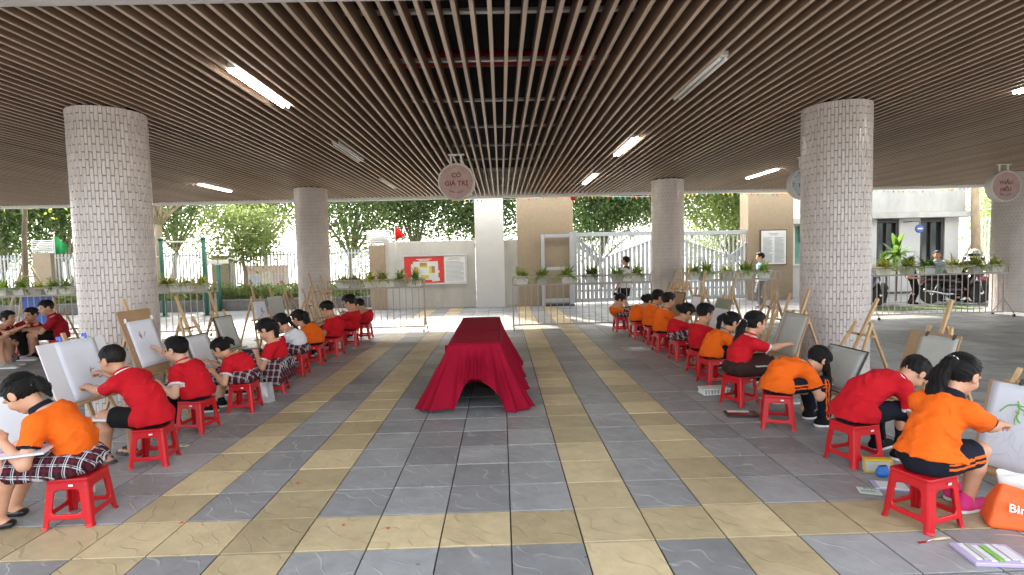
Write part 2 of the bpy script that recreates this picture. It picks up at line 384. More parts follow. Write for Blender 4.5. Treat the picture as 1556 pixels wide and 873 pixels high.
for j in range(-3, 42):
    for i in range(-46, 52):
        cx, cy = TX0+(i+.5)*TS, TY0+(j+.5)*TS
        if cy > 17.6 or cx < -18 or cx > 20: continue
        yel = (j == 0) or (i in (1, 3, -4, -6))
        d = Vector((cx, cy, 0))-Vector((0, 0, CAMZ)); w = d.dot(_fw)
        vis = w > .5 and abs(d.dot(_rt)/w*FPX) < 790 and -445 < -d.dot(_up)/w*FPX < 450
        cands.append((0 if vis else 1, w, cx, cy, int(yel)))
cands.sort()
far = MB(); n_t = 0
for nv, w, cx, cy, yel in cands:
    if not nv and n_t < 298:
        link('tile', tme[yel], floor, (cx, cy, random.uniform(-.0014, .0014))); n_t += 1
    else: tile_geo(far, cx, cy, random.uniform(-.0014, .0014), 0, yel)
tag(far.build('tile', [TG, TY], floor), kind='stuff')
# ---------------------------------------------------------------- ground beyond, street
mb = MB(); mb.box((0, 230, -.13), (900, 1000, .1)); struct(mb.build('ground', M('ground_concrete', (.32, .31, .29), .9, .2, 1.5, .3, 30, dirt=.4)))
mb = MB(); mb.box((0, 29, -.035), (160, 11, .07)); struct(mb.build('road', M('asphalt', (.10, .10, .10), .9, .2, 4, .5, 90)))
# ---------------------------------------------------------------- slatted ceiling
SLAT = M('slat_wood_shaded_side', (.25, .162, .105), .5, .14, 3, .05, 60, stretch=(8, .5, 8), rnd=.15); SLATB = M('slat_wood_lit_underside', (.50, .385, .295), .42, .12, 3, .05, 60, stretch=(8, .5, 8), rnd=.15)  # one wood in two tones: floor-bounce light painted on undersides, shade on sides
PLEN = M('plenum_dark', (.014, .015, .017), .95, .4, 2, .3, 20)
WHITE = M('white_paint', (.58, .58, .56), .6, .04, 3, .05, 60); ALU = M('aluminium_rail', (.55, .55, .54), .4, .1, 10, metal=.6)
Y0C, Y1C = 3.56, 15.2
mb = MB(); mb.box((1.5, (Y0C+Y1C)/2, 4.05), (36, Y1C-Y0C+.3, .2)); ceiling = struct(mb.build('ceiling', PLEN))
for xx in np.arange(-14, 18, 4.0):
    b_ = MB(); b_.box((xx, 9.4, 3.85), (.3, Y1C-Y0C-.2, .2)); b_.build('beam', PLEN, ceiling)
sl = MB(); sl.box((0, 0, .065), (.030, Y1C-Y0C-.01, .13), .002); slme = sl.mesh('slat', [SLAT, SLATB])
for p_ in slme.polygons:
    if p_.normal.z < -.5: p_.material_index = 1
PIT_ = .117
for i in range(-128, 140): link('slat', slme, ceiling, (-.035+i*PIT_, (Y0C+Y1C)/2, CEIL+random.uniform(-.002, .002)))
for yy in (4.1, 5.1, 6.4, 7.7, 9.0, 10.3, 11.6, 12.9, 14.2):
    r_ = MB(); r_.box((1.0, yy, CEIL+.15), (32, .045, .03), .004); r_.build('carrier_rail', ALU, ceiling)
mb = MB(); mb.box((1.5, 2.86, 3.40), (36, 1.38, .44), .01); mb.box((1.5, 2.8, 3.9), (36, 1.2, .55), .01); struct(mb.build('soffit', WHITE))
mb = MB(); mb.box((1.5, 15.32, 3.66), (36, .18, 1.04), .01); struct(mb.build('fascia', WHITE))
mb = MB(); mb.tube([(-14, 5.42, 3.47), (17, 5.42, 3.47)], .075, 16); tag(mb.build('sprinkler_pipe', M('red_pipe_paint', (.36, .012, .014), .45, .1, 10)), 'dark red pipe running crosswise above the ceiling slats', 'pipe')
# ---------------------------------------------------------------- tube lights between the slats
LIT = emis('tube_lit', (1, .95, .84), 5.0); OFF = M('tube_unlit', (.72, .72, .70), .35, .03, 5); HOUS = M('lamp_housing', (.70, .69, .67), .45, .05, 5)
for (x, ya, yb, on, lab) in ((-2.21, 4.77, 5.95, 1, 'lit twin tube light in the ceiling near the white soffit'), (1.90, 4.70, 5.95, 0, 'unlit pale tube light between slats near the white soffit'), (1.955, 7.93, 9.3, 1, 'lit tube light above the right row of stools, mid ceiling'),
        (1.98, 11.5, 13.05, 1, 'lit tube light in the ceiling before the tall tan pillar'), (5.65, 11.3, 12.65, 1, 'lit tube light in the ceiling above the barrier by the notice board'), (-6.2, 11.7, 13.0, 1, 'lit tube light in the ceiling above the left planter barrier'),
        (-2.28, 7.92, 9.33, 0, 'unlit tube light between slats above the left row of stools'), (-2.43, 11.57, 13.05, 0, 'unlit tube light between slats before the white wall'), (5.55, 4.75, 5.95, 1, 'lit tube light in the ceiling beyond the right tiled column')):
    t = thing('tube_light', lab, 'ceiling light', (x, (ya+yb)/2, CEIL-.004), 0, 'tube lights in the slatted ceiling'); L = yb-ya
    h_ = MB(); h_.box((0, 0, .035), (.115, L, .05), .006); h_.build('housing', HOUS, t)
    for s_ in (-1, 1):
        b_ = MB(); b_.tube([(s_*.028, -L/2+.02, -.004), (s_*.028, L/2-.02, -.004)], .015, 10); b_.build('tube', LIT if on else OFF, t, True)
# ---------------------------------------------------------------- tiled round columns
CT = M('column_tile', (.50, .445, .415), .30, .10, 5, .12, 40, spec=.5, dirt=.06); CG = M('column_grout', (.31, .28, .26), .9, .2, 20)
CR = .362
def column(x, y, lab, seed):
    t = thing('column', lab, 'column', (x, y, 0), 0, 'round tiled columns'); c = MB()
    c.lathe([(CR-.014, -.02), (CR-.014, CEIL-.006)], 48); c.build('core', CG, t, True); c = MB(); c.lathe([(CR-.05, CEIL-.006), (CR-.05, 3.94)], 32); c.build('head', PLEN, t, True)
    nC = 64; th = .156; m = MB(); r = random.Random(seed)
    for k in range(nC):
        a0 = 2*math.pi*(k+.02)/nC; a1 = 2*math.pi*(k+.98)/nC; am = (a0+a1)/2; z = -th*(.5 if k % 2 else 0)
        while z < CEIL-.004:
            za, zb = max(z+.004, .0), min(z+th-.004, CEIL-.004); dr = r.uniform(-.0015, .0015); rt = r.uniform(-.002, .002)
            if zb-za > .02:
                vs = []
                for (rr, inz) in ((CR-.016, 0), (CR-.004+dr, 0), (CR+dr, .003)):
                    for (aa, zz) in ((a0, za+inz), (a1, za+inz), (a1, zb-inz), (a0, zb-inz)):
                        q = aa if inz == 0 else (aa+(.008 if aa == a0 else -.008)); rr2 = rr+(rt if aa == a1 else -rt)*(1 if rr > CR-.01 else 0)
                        vs.append((rr2*math.cos(q), rr2*math.sin(q), zz))
                m.add(vs, [(8, 9, 10, 11)]+[(i, (i+1) % 4, (i+1) % 4+4, i+4) for i in range(4)]+[(i+4, (i+1) % 4+4, (i+1) % 4+8, i+8) for i in range(4)])
            z += th
    tag(m.build('tile', CT, t), kind='stuff')
column(aty(173, 330, 6.1).x, 6.1, 'round column of narrow pale tiles behind the brown cardboard easel board', 1)
column(3.90, 6.42, 'round column of narrow pale tiles behind the board with a red magnet', 2)
column(-4.33, 12.9, 'round tiled column with bare wooden easels leaning before it', 3)
column(3.85, 12.75, 'round tiled column between the two planter barriers before the gate', 4)
column(11.9, 12.75, 'round tiled column beside the barrier in front of the motorcycles', 5)
# ---------------------------------------------------------------- boundary wall, pillars
PLAST = M('weathered_white_wall', (.50, .49, .45), .85, .08, 2.5, .2, 40, stretch=(1, 1, .3), dirt=.55)
CONC = M('raw_concrete', (.46, .46, .43), .9, .15, 2, .3, 40, stretch=(1, 1, .4), dirt=.5)
def tiled(name, base, joint, sx, sz):
    m = bpy.data.materials.new(name); m.use_nodes = True; n = m.node_tree.nodes; l = m.node_tree.links; b = n['Principled BSDF']; b.inputs['Roughness'].default_value = .55
    tc = n.new('ShaderNodeTexCoord'); mp = n.new('ShaderNodeMapping'); l.new(tc.outputs['Object'], mp.inputs[0]); mp.inputs['Rotation'].default_value = (rad(90), 0, 0)
    br = n.new('ShaderNodeTexBrick'); br.inputs['Scale'].default_value = 1; br.inputs['Brick Width'].default_value = sx; br.inputs['Row Height'].default_value = sz; br.inputs['Mortar Size'].default_value = .004; br.offset = 0
    br.inputs['Color1'].default_value = (*base, 1); br.inputs['Color2'].default_value = (*[c*.86 for c in base], 1); br.inputs['Mortar'].default_value = (*joint, 1); l.new(mp.outputs[0], br.inputs['Vector'])
    l.new(br.outputs['Color'], b.inputs['Base Color']); return m
TAN = tiled('tan_mosaic', (.36, .28, .185), (.29, .225, .15), .05, .05)
def bxp(name, px0, px1, pyT, Y, depth, mat, lab, cat, ztop=None, zb=0.0, bev=.01):
    a = aty(px0, pyT, Y); b = aty(px1, pyT, Y); zt = ztop if ztop is not None else (a.z+b.z)/2
    m = MB(); m.box((0, 0, (zt-zb)/2), (b.x-a.x, depth, zt-zb), bev)
    return tag(m.build(name, mat, None, False, ((a.x+b.x)/2, Y+depth/2, zb)), lab, cat)
bxp('boundary_wall', 583, 721, 366, 16.95, .22, PLAST, 'weathered low white wall carrying the red site plan board', 'wall')
bxp('boundary_wall', 763, 787, 364, 16.95, .22, PLAST, 'narrow strip of low white wall between white and tan pillars', 'wall')
bxp('pillar', 720, 764, 300, 16.72, .5, WHITE, 'tall plain white square pillar beside the red site plan board', 'pillar', 4.6)
bxp('pillar', 785, 870, 300, 16.85, .6, TAN, 'tall wide tan mosaic pillar behind the grey gate end frame', 'pillar', 4.6)
bxp('pillar', 560, 584, 372, 16.9, .45, TAN, 'short tan pillar ending the low white wall', 'pillar')
bxp('pillar', 1137, 1206, 300, 16.9, .6, TAN, 'wide tan mosaic wall pier carrying the white notice panel', 'pillar', 4.6)
bxp('pillar', 320, 347, 388, 19.9, .5, TAN, 'tan fence pillar behind the small leafy tree', 'pillar')
bxp('pillar', 48, 76, 384, 18.6, .5, TAN, 'short tan fence pillar by the staked sapling', 'pillar')
# ---------------------------------------------------------------- picket fences
PALE = M('fence_grey_paint', (.48, .50, .51), .5, .06, 6)
def fence(xa, xb, Y, z0, z1, step, lab):
    t = thing('fence', lab, 'fence', ((xa+xb)/2, Y, 0), 0); L = xb-xa; b_ = MB(); b_.box((0, 0, 0), (.045, .03, z1-z0), .004); bm_ = b_.mesh('bar', PALE)
    for z in (z0+.06, z1-.12):
        r_ = MB(); r_.box((0, 0, z), (L, .05, .05), .004); r_.build('rail', PALE, t)
    n_ = int(L/step)
    for i in range(n_): link('bar', bm_, t, (-L/2+(i+.5)*step, -.045, (z0+z1)/2))
    m_ = MB(); m_.box((0, .05, z0/2-.02), (L, .2, z0+.04), .01); m_.build('plinth', PLAST, t)
fence(aty(347, 400, 20).x+.02, aty(562, 400, 20).x, 20.0, .45, 1.9, .12, 'grey picket fence between the tan pillar and the low white wall')
fence(aty(100, 400, 20).x, aty(319, 400, 20).x, 20.0, .45, 1.95, .12, 'grey picket fence beyond the green pull-up frame')
fence(-21, aty(46, 400, 18.8).x, 18.8, .4, 1.95, .12, 'grey picket fence left of the pillar with the green flag')
fence(aty(77, 400, 18.8).x, aty(122, 400, 18.8).x+.4, 18.8, .4, 1.95, .12, 'short grey picket fence right of the pillar with the green flag')
fence(16.0, 23.0, 21.5, .3, 2.6, .14, 'tall grey fence behind the staked tree by the guard house')
# ---------------------------------------------------------------- sliding gate
GATE = M('gate_grey_paint', (.43, .46, .48), .45, .06, 6)
def gate(xa, xb, Y, zt, vx, vz, lab, frame_end):
    t = thing('gate', lab, 'gate', ((xa+xb)/2, Y, 0), 0, 'grey gate leaves'); L = xb-xa; zb = .12
    for z, hh in ((zb, .12), (zt-.06, .12), (.62, .06)):
        r_ = MB(); r_.box((0, 0, z), (L, .08, hh), .006); r_.build('rail', GATE, t)
    for sx in (-1, 1):
        r_ = MB(); r_.box((sx*(L/2-.04), 0, (zt+zb)/2), (.11, .09, zt-zb+.13), .006); r_.build('stile', GATE, t)
    pts = [(-L/2+.1, zt-.15), (vx-(xa+xb)/2, vz), (L/2-.1, zt-.15)]
    for p, q in zip(pts[:-1], pts[1:]):
        r_ = MB(); r_.bar((p[0], -.05, p[1]), (q[0], -.03, q[1]), .035, .03, (0, 1, 0)); r_.build('brace', GATE, t)
    x = -L/2+.16; k = 0
    while x < L/2-.12:
        p, q = (pts[0], pts[1]) if x < pts[1][0] else (pts[1], pts[2]); zv = p[1]+(q[1]-p[1])*(x-p[0])/(q[0]-p[0])
        r_ = MB(); r_.box((x, 0, (zv+zb)/2), (.095, .03, zv-zb), .004); r_.build('slat', GATE, t)
        if zt-.12-zv > .05:
            r_ = MB(); r_.box((x, 0, (zv+zt-.12)/2), (.035, .03, zt-.12-zv), .003); r_.build('bar', GATE, t)
        x += .132; k += 1
    return t
gy = 17.05
gate(aty(872, 400, gy).x, aty(1012, 400, gy).x, gy, aty(940, 352, gy).z, aty(916, 392, gy).x, aty(916, 392, gy).z, 'grey slatted gate leaf behind the standing man in black', 0)
gate(aty(1016, 400, gy).x, aty(1153, 400, gy).x, gy-.02, aty(1100, 350, gy).z, aty(1108, 388, gy).x, aty(1108, 388, gy).z, 'grey slatted gate leaf next to the white notice panel', 1)
a = aty(824, 462, 16.70); b = aty(871, 355, 16.70)
t = thing('gate_portal', 'open grey steel frame standing before the wide tan pillar', 'gate frame', ((a.x+b.x)/2, 16.70, 0)); hw = (b.x-a.x)/2; zt = b.z
for nm, c, sz in (('post', (-hw+.05, 0, zt/2), (.10, .1, zt)), ('post', (hw-.06, 0, zt/2+.02), (.12, .12, zt+.04)), ('crossbar', (0, 0, zt-.05), (2*hw-.22, .09, .10)), ('crossbar', (0, 0, 1.13), (2*hw-.22, .09, .10)), ('crossbar', (0, 0, .16), (2*hw-.22, .09, .12))):
    m = MB(); m.box(c, sz, .008); m.build(nm, GATE, t)
m = MB(); m.box((.05, 0, .02), (2*hw-.1, .25, .04), .005); m.build('track', M('dark_rail', (.03, .03, .03), .7), t)
# ---------------------------------------------------------------- text helper (flat lettering)
_cache_fonts = {}
def text(body, size, mat, parent, loc, R, name='lettering', ext=.0012, bold=.0, sx=1.0, align='CENTER'):
    cu = bpy.data.curves.new('txt', 'FONT'); cu.body = body; cu.size = size; cu.align_x = align; cu.align_y = 'CENTER'; cu.extrude = ext; cu.offset = bold; cu.resolution_u = 3
    o = bpy.data.objects.new('txt', cu); COL.objects.link(o)
    dg = bpy.context.evaluated_depsgraph_get(); me = bpy.data.meshes.new_from_object(o.evaluated_get(dg)); bpy.data.objects.remove(o)
    me.materials.clear(); me.materials.append(mat); ob = link(name, me, parent); ob.matrix_local = Matrix.Translation(loc) @ R.to_4x4() @ Matrix.Diagonal((sx, 1, 1, 1)); return ob
FACE = Matrix(((1, 0, 0), (0, 0, -1), (0, 1, 0)))      # text plane facing -Y (towards the camera side)
# ---------------------------------------------------------------- notice boards
BR = M('board_red', (.62, .035, .03), .5, .08, 4); PAPER = M('paper_white', (.74, .75, .74), .7, .04, 8); INK = M('print_grey', (.30, .34, .36), .7, .1, 20); YEL = M('plan_yellow', (.60, .46, .06), .6, .15, 8); BRN = M('plan_brown', (.40, .20, .10), .6, .15, 8); PLANW = M('plan_pale', (.62, .66, .62), .6, .08, 10)
a = aty(613, 433, 16.9); b = aty(709, 385.5, 16.9); W, Hh = b.x-a.x, b.z-a.z
t = thing('notice_board', 'framed notice board with red site plan and printed sheet', 'notice board', (a.x, 16.9, a.z))
m = MB(); m.box((W/2, .02, Hh/2), (W, .03, Hh), .004); m.build('backing', M('grey_board', (.45, .47, .47), .6), t)
for c, sz in (((W/2, -.005, Hh-.02), (W, .05, .04)), ((W/2, -.005, .02), (W, .05, .04)), ((.02, -.005, Hh/2), (.04, .05, Hh-.081)), ((W-.02, -.005, Hh/2), (.04, .05, Hh-.081))):
    m = MB(); m.box(c, sz, .004); m.build('frame', ALU, t)
R0 = W*.64; yb = -.004
def sheet(par, x0, x1, z0, z1, y, mat, nm='sheet'): q = MB(); q.box(((x0+x1)/2, y, (z0+z1)/2), (x1-x0, .004, z1-z0)); return q.build(nm, mat, par)
rs = sheet(t, .05, R0, .05, Hh-.05, .0, BR, 'site_plan')
pl = [(.13, .16), (.13, .70), (.16, .70), (.16, .78), (.55, .78), (.55, .47), (.57, .47), (.57, .40), (.55, .40), (.55, .23), (.57, .23), (.57, .12), (.45, .10), (.45, .16), (.29, .16)]
q = MB(); q.prism([(x*W, z*Hh) for x, z in pl], 0, .003, lambda p: Vector((p[0], -.0035-p[2], p[1]))); q.build('plan_outline', PLANW, rs)
for x0, x1, z0, z1, mt in ((.26, .38, .58, .74, YEL), (.27, .37, .64, .74, BRN), (.17, .24, .30, .60, YEL), (.17, .205, .36, .60, BRN), (.41, .50, .38, .62, YEL), (.45, .50, .40, .62, BRN), (.28, .40, .20, .32, YEL)): sheet(rs, x0*W, x1*W, z0*Hh, z1*Hh, -.0075-(.002 if mt is BRN else 0), mt, 'plan_block')
for zz, ww in ((.86, .24), (.82, .16)): sheet(rs, (.33-ww/2)*W, (.33+ww/2)*W, (zz-.012)*Hh, (zz+.008)*Hh, -.004, PAPER, 'printed_line')
ps = sheet(t, R0+.02, W-.05, .06, Hh-.06, .0, PAPER, 'printed_sheet')
for i in range(16): sheet(ps, R0+.06, W-.10-(random.random()*.12 if i % 4 == 3 else 0), (.12+.042*i)*Hh, (.135+.042*i)*Hh, -.004, INK, 'printed_line')
for zz, ww in ((.84, .10), (.88, .07)): sheet(ps, (.80-ww)*W, (.80+ww)*W, (zz-.012)*Hh, (zz+.004)*Hh, -.004, INK, 'printed_line')
a = aty(1156, 402, 16.85); b = aty(1195, 349, 16.85); W, Hh = b.x-a.x, b.z-a.z
t = thing('notice_board', 'white two-column printed panel in a dark frame on the tan pier', 'notice board', (a.x, 16.85, a.z))
m = MB(); m.box((W/2, .02, Hh/2), (W+.04, .04, Hh+.04), .004); m.build('frame', M('dark_frame', (.10, .07, .05), .5), t); sheet(t, .01, W-.01, .01, Hh-.01, -.004, PAPER, 'printed_sheet')
for i in range(22):
    for c0 in (.08, .53): sheet(t, c0*W, (c0+.37-random.random()*.14*(i % 3 == 2))*W, (.06+.034*i)*Hh, (.075+.034*i)*Hh, -.008, INK, 'printed_line')
for zz, ww in ((.87, .14), (.91, .20)): sheet(t, (.5-ww)*W, (.5+ww)*W, (zz-.01)*Hh, (zz+.006)*Hh, -.008, INK, 'printed_line')
# ---------------------------------------------------------------- hanging round signs
SIGNF = [M('sign_pink', (.42, .29, .26), .6, .12, 9), M('sign_grey', (.42, .45, .47), .6, .2, 9)]; SIGNR = M('sign_rim', (.62, .60, .57), .5, .06, 8); SIGNT = M('sign_letter_red', (.19, .03, .03), .6, .05, 8); SIGND = M('sign_letter_dark', (.05, .05, .055), .6, .05, 8); ORN = [M('sign_ornament', (.40, .25, .22), .6, .2, 9), M('sign_ornament_grey', (.24, .26, .28), .6, .2, 9)]
def round_sign(px, py, pytop, rpx, lines, lab, kind=0, yaw=0.0):
    top = atz(px, pytop, CEIL); Y = top.y; c = aty(px, py, Y); r = rpx/FPX*Y
    t = thing('hanging_sign', lab, 'sign', (c.x, Y, c.z), yaw, 'round signs hanging from the ceiling')
    Rr = Matrix.Rotation(rad(90), 3, 'X'); m = MB(); m.lathe([(r*.5, -.09), (r*.97, -.09), (r, -.08), (r, .07), (r*.97, .085), (r*.93, .085), (r*.90, .06), (r*.5, .06)], 48, (0, 0, 0), Rr); m.build('rim', SIGNR, t, False)
    m = MB(); m.lathe([(.00001, .066), (r*.905, .066), (r*.905, .061)], 40, (0, 0, 0), Rr); m.build('face', SIGNF[kind], t)
    for s_ in (-1, 1):
        m = MB(); m.box((s_*r*.28, 0, (r*.93+CEIL-c.z)/2), (.03, .03, CEIL-c.z-r*.93), .003); m.build('hanger', SIGNR, t)
    m = MB(); m.box((0, 0, CEIL-c.z-.008), (r*.9, .06, .016), .003); m.build('bracket', SIGNR, t)
    tm = SIGNT if kind == 0 else SIGND
    for i, (s_, zz, sz) in enumerate(lines): text(s_, sz*r, tm, t, (0, -.0675, zz*r), FACE, bold=.009*r)
    rr = random.Random(int(px))
    for i in range(26):                                                     # floral border pieces
        a_ = 2*math.pi*i/26+rr.uniform(-.08, .08); q = r*rr.uniform(.74, .84); sz = r*rr.uniform(.035, .075); m = MB()
        if abs(math.sin(a_)) > .93 and math.sin(a_) < 0: continue
        m.lathe([(.0005, .0685), (sz, .0675), (sz*.98, .066)], 7, (q*math.cos(a_), 0, q*math.sin(a_)), Rr); m.build('ornament', ORN[kind], t)
    for k, (word, rad_, up) in enumerate((('HAPPY SCHOOL', .60, -1),)):
        for i, ch in enumerate(word):
            a_ = (-math.pi/2)+(i-(len(word)-1)/2)*.115
            if ch != ' ': text(ch, .125*r, tm, t, (r*rad_*math.cos(a_), -.0675, r*rad_*math.sin(a_)), FACE @ Matrix.Rotation(a_+math.pi/2, 3, 'Z'), bold=.002*r)
    return t
round_sign(694, 276.5, 234, 27.5, (('CÓ', .34, .34), ('GIÁ TRỊ', -.10, .36)), 'round pink sign lettered CÓ GIÁ TRỊ hanging from the slatted ceiling')
round_sign(1524, 283, 249, 23.5, (('THẤU', .22, .32), ('HIỂU', -.22, .32)), 'round pink sign lettered THẤU HIỂU hanging beside a tiled column')
round_sign(1222, 279, 238, 24, (('TÔN', .26, .30), ('TRỌNG', -.12, .30)), 'round grey hanging sign half hidden behind the tiled column', 1)
# ================================================================ vegetation
def leafm(name, col, tr=.58, rnd=.15): return M(name, col, .5, .45, 1.3, 0, 10, spec=.35, trans=tr, rnd=rnd)
LEAF = [leafm('leaf_mid', (.17, .24, .085)), leafm('leaf_light', (.25, .31, .10)), leafm('leaf_dark', (.13, .20, .065), .58), leafm('leaf_yellow', (.30, .33, .07))]
BARK = M('bark', (.24, .19, .14), .9, .3, 8, .8, 30, stretch=(1, 1, .3)); BARKP = M('bark_pale', (.40, .31, .20), .9, .25, 8, .8, 30, stretch=(1, 1, .3))
def leaves(centers, per, spread, size, seed, droop=.3):
    r = np.random.default_rng(seed); C = np.repeat(np.array(centers, float), per, 0); n = len(C)
    p = C+r.normal(size=(n, 3))*spread*np.array([1, 1, .7]); d = r.normal(size=(n, 3)); d[:, 2] -= droop; d /= np.linalg.norm(d, axis=1)[:, None]
    s = np.cross(d, r.normal(size=(n, 3))); s /= np.linalg.norm(s, axis=1)[:, None]; nn = np.cross(s, d)
    L = size*r.uniform(.6, 1.3, (n, 1)); w = L*.24
    v = np.stack([p, p+d*L*.45+s*w+nn*L*.06, p+d*L, p+d*L*.45-s*w+nn*L*.06], 1).reshape(-1, 3)
    return v, np.arange(n*4).reshape(-1, 4)
def tree(x, y, h, crown, lab, leaf=0, nclump=110, per=55, size=.13, seed=1, trunk=.13, bark=None, stakes=False, lean=0.0, nlimb=11):
    # crown: (cx,cy,cz,rx,ry,rz) relative to the foot
    t = thing('tree', lab, 'tree', (x, y, 0), 0); r = random.Random(seed); cx, cy, cz, rx, ry, rz_ = crown; bark = bark or BARK
    fork = Vector((cx*.4+lean, cy*.4, max(.9, (cz-rz_)*1.0+.15)))
    tp = [Vector((0, 0, -.05)), Vector((r.uniform(-.04, .04), r.uniform(-.04, .04), fork.z*.35)), Vector((lean*.6+r.uniform(-.07, .07), r.uniform(-.05, .05), fork.z*.7)), fork]
    m = MB(); m.tube(tp, [trunk*1.25, trunk, trunk*.85, trunk*.75], 10)
    cl = []
    for i in range(nclump):
        while True:
            p = Vector((r.uniform(-1, 1), r.uniform(-1, 1), r.uniform(-1, 1)))
            if .15 < p.length < 1: break
        k = .8+.35*math.sin(3.1*p.x+seed)*math.cos(2.3*p.z+seed*2)
        cl.append((cx+p.x*rx*k, cy+p.y*ry*k, cz+p.z*rz_*k))
    for i in range(nlimb):
        e = Vector(cl[i*7 % len(cl)]); mid = (fork+e)/2+Vector((r.uniform(-.2, .2), r.uniform(-.2, .2), r.uniform(0, .25)))*min(1, rx)
        m.tube([fork, fork.lerp(mid, .5)+Vector((0, 0, .05)), mid, e], [trunk*.6, trunk*.45, trunk*.3, trunk*.08], 6)
    m.build('trunk', bark, t, True)
    v, q = leaves(cl, per, .30*min(rx, rz_*1.2)**.7, size, seed*13+1)
    me = npmesh('crown', v, q, LEAF[leaf], None, 0); me.polygons.foreach_set('use_smooth', np.zeros(len(q), bool)); link('crown', me, t)
    if stakes:
        for k in range(3):
            a_ = 2*math.pi*k/3+.5; s_ = MB(); s_.tube([(.75*math.cos(a_), .75*math.sin(a_), 0), (.12*math.cos(a_), .12*math.sin(a_), 1.55)], .028, 8); s_.build('stake', BARKP, t, True)
        for k in range(3):
            a0, a1 = 2*math.pi*k/3+.5, 2*math.pi*(k+1)/3+.5; s_ = MB(); s_.tube([(.23*math.cos(a0), .23*math.sin(a0), 1.3), (.23*math.cos(a1), .23*math.sin(a1), 1.3)], .022, 8); s_.build('tie_bar', BARKP, t, True)
    return t
def px_(p, Y): return aty(p, 420, Y).x
# nearer trees inside the fence
tree(px_(40, 15.8), 15.8, 5, (.1, .1, 4.4, 1.3, 1.2, 1.2), 'slender staked sapling before the left picket fence', 3, 50, 50, .12, 3, .075, BARK, True, .05)
tree(px_(243, 18.9), 18.9, 5, (0, .2, 4.6, 2.3, 1.6, 1.9), 'thick-trunked tree beside the green pull-up frame', 0, 95, 60, .15, 4, .15, BARKP, False, .0)
tree(px_(372, 19.2), 19.2, 4, (-.05, 0, 2.62, 1.75, 1.0, 1.05), 'small bushy tree with bright leaves growing in the hedge', 1, 80, 60, .14, 5, .075, BARK, False, -.05)
tree(px_(1482, 18.2), 18.2, 5, (.1, 0, 5.2, 1.8, 1.6, 1.3), 'pale-trunked staked tree beside the guard house', 1, 60, 50, .14, 6, .14, BARKP, True, -.15)
# trees beyond the boundary
bt = ((60, 25, (0, 0, 4.3, 3.2, 2.2, 2.4), 2, 'broad dark tree beyond the left picket fence', 130, 2), (160, 27, (0, 0, 4.6, 2.8, 2.2, 2.4), 0, 'tree hidden partly by the tiled column beyond the fence', 110, 3), (300, 26, (0, 0, 4.6, 2.6, 2, 1.9), 0, 'loose green tree beyond the pull-up frame fence', 80, 4),
      (430, 27, (0, 0, 4.4, 2.4, 2, 1.6), 1, 'pale tree seen over the fence beside the far column', 70, 5), (555, 25, (.2, 0, 3.9, 2.5, 2, 1.7), 0, 'open-crowned tree rising over the short tan pillar', 80, 6), (650, 26, (0, 0, 4.0, 2.4, 2, 1.8), 2, 'tree with a visible limb above the low white wall', 85, 7),
      (742, 25, (0, 0, 3.9, 1.9, 1.8, 1.9), 2, 'dark tree showing beside the tall white pillar', 75, 8), (905, 27, (0, 0, 4.2, 2.6, 2, 2.5), 2, 'dense dark green tree above the gate left leaf', 170, 9), (985, 26, (0, 0, 4.6, 1.8, 1.8, 1.5), 0, 'thin tree behind the column before the gate', 50, 10),
      (1090, 26, (0, 0, 3.9, 2.6, 2, 2.4), 1, 'bright green tree above the gate leaf by the notice panel', 130, 11), (1195, 25, (0, 0, 3.2, 1.6, 1.6, 1.8), 0, 'small tree in the gap beside the guard booth', 55, 12), (1500, 26, (0, 0, 1.9, 2.2, 1.6, 1.3), 1, 'pale low tree behind the tall grey fence', 60, 13), (1570, 24, (0, 0, 3.5, 2.4, 1.6, 2), 0, 'green tree beyond the fence past the last column', 60, 14))
for (p, Y, cr, lf, lab, nc, sd) in bt: tag(tree(px_(p, Y), Y-2, 6, (*cr[:2], cr[2]+.6, cr[3]*1.15, cr[4], cr[5]+1.4), lab, lf, int(nc*2.1), 140, .15, sd+20, .11, None, False, random.uniform(-.3, .3)), group='street trees beyond the boundary')
# hedge with kerb
mb = MB(); mb.box((-13.2, 18.75, .13), (18.4, 1.5, .42), .02); struct(mb.build('planting_bed', M('bed_kerb', (.16, .155, .15), .9, .2, 5, .4, 40, dirt=.4)))
hc = [(random.uniform(-21.8, -4.4), random.uniform(18.15, 19.35), random.uniform(.36, .68)) for _ in range(900)]
v, q = leaves(hc, 26, .12, .11, 77, -.3); t = thing('hedge', 'low leafy hedge along the bed below the picket fence', 'hedge', (0, 0, 0)); me = npmesh('foliage', v, q, LEAF[1], None, 0); tag(link('foliage', me, t), kind='stuff')
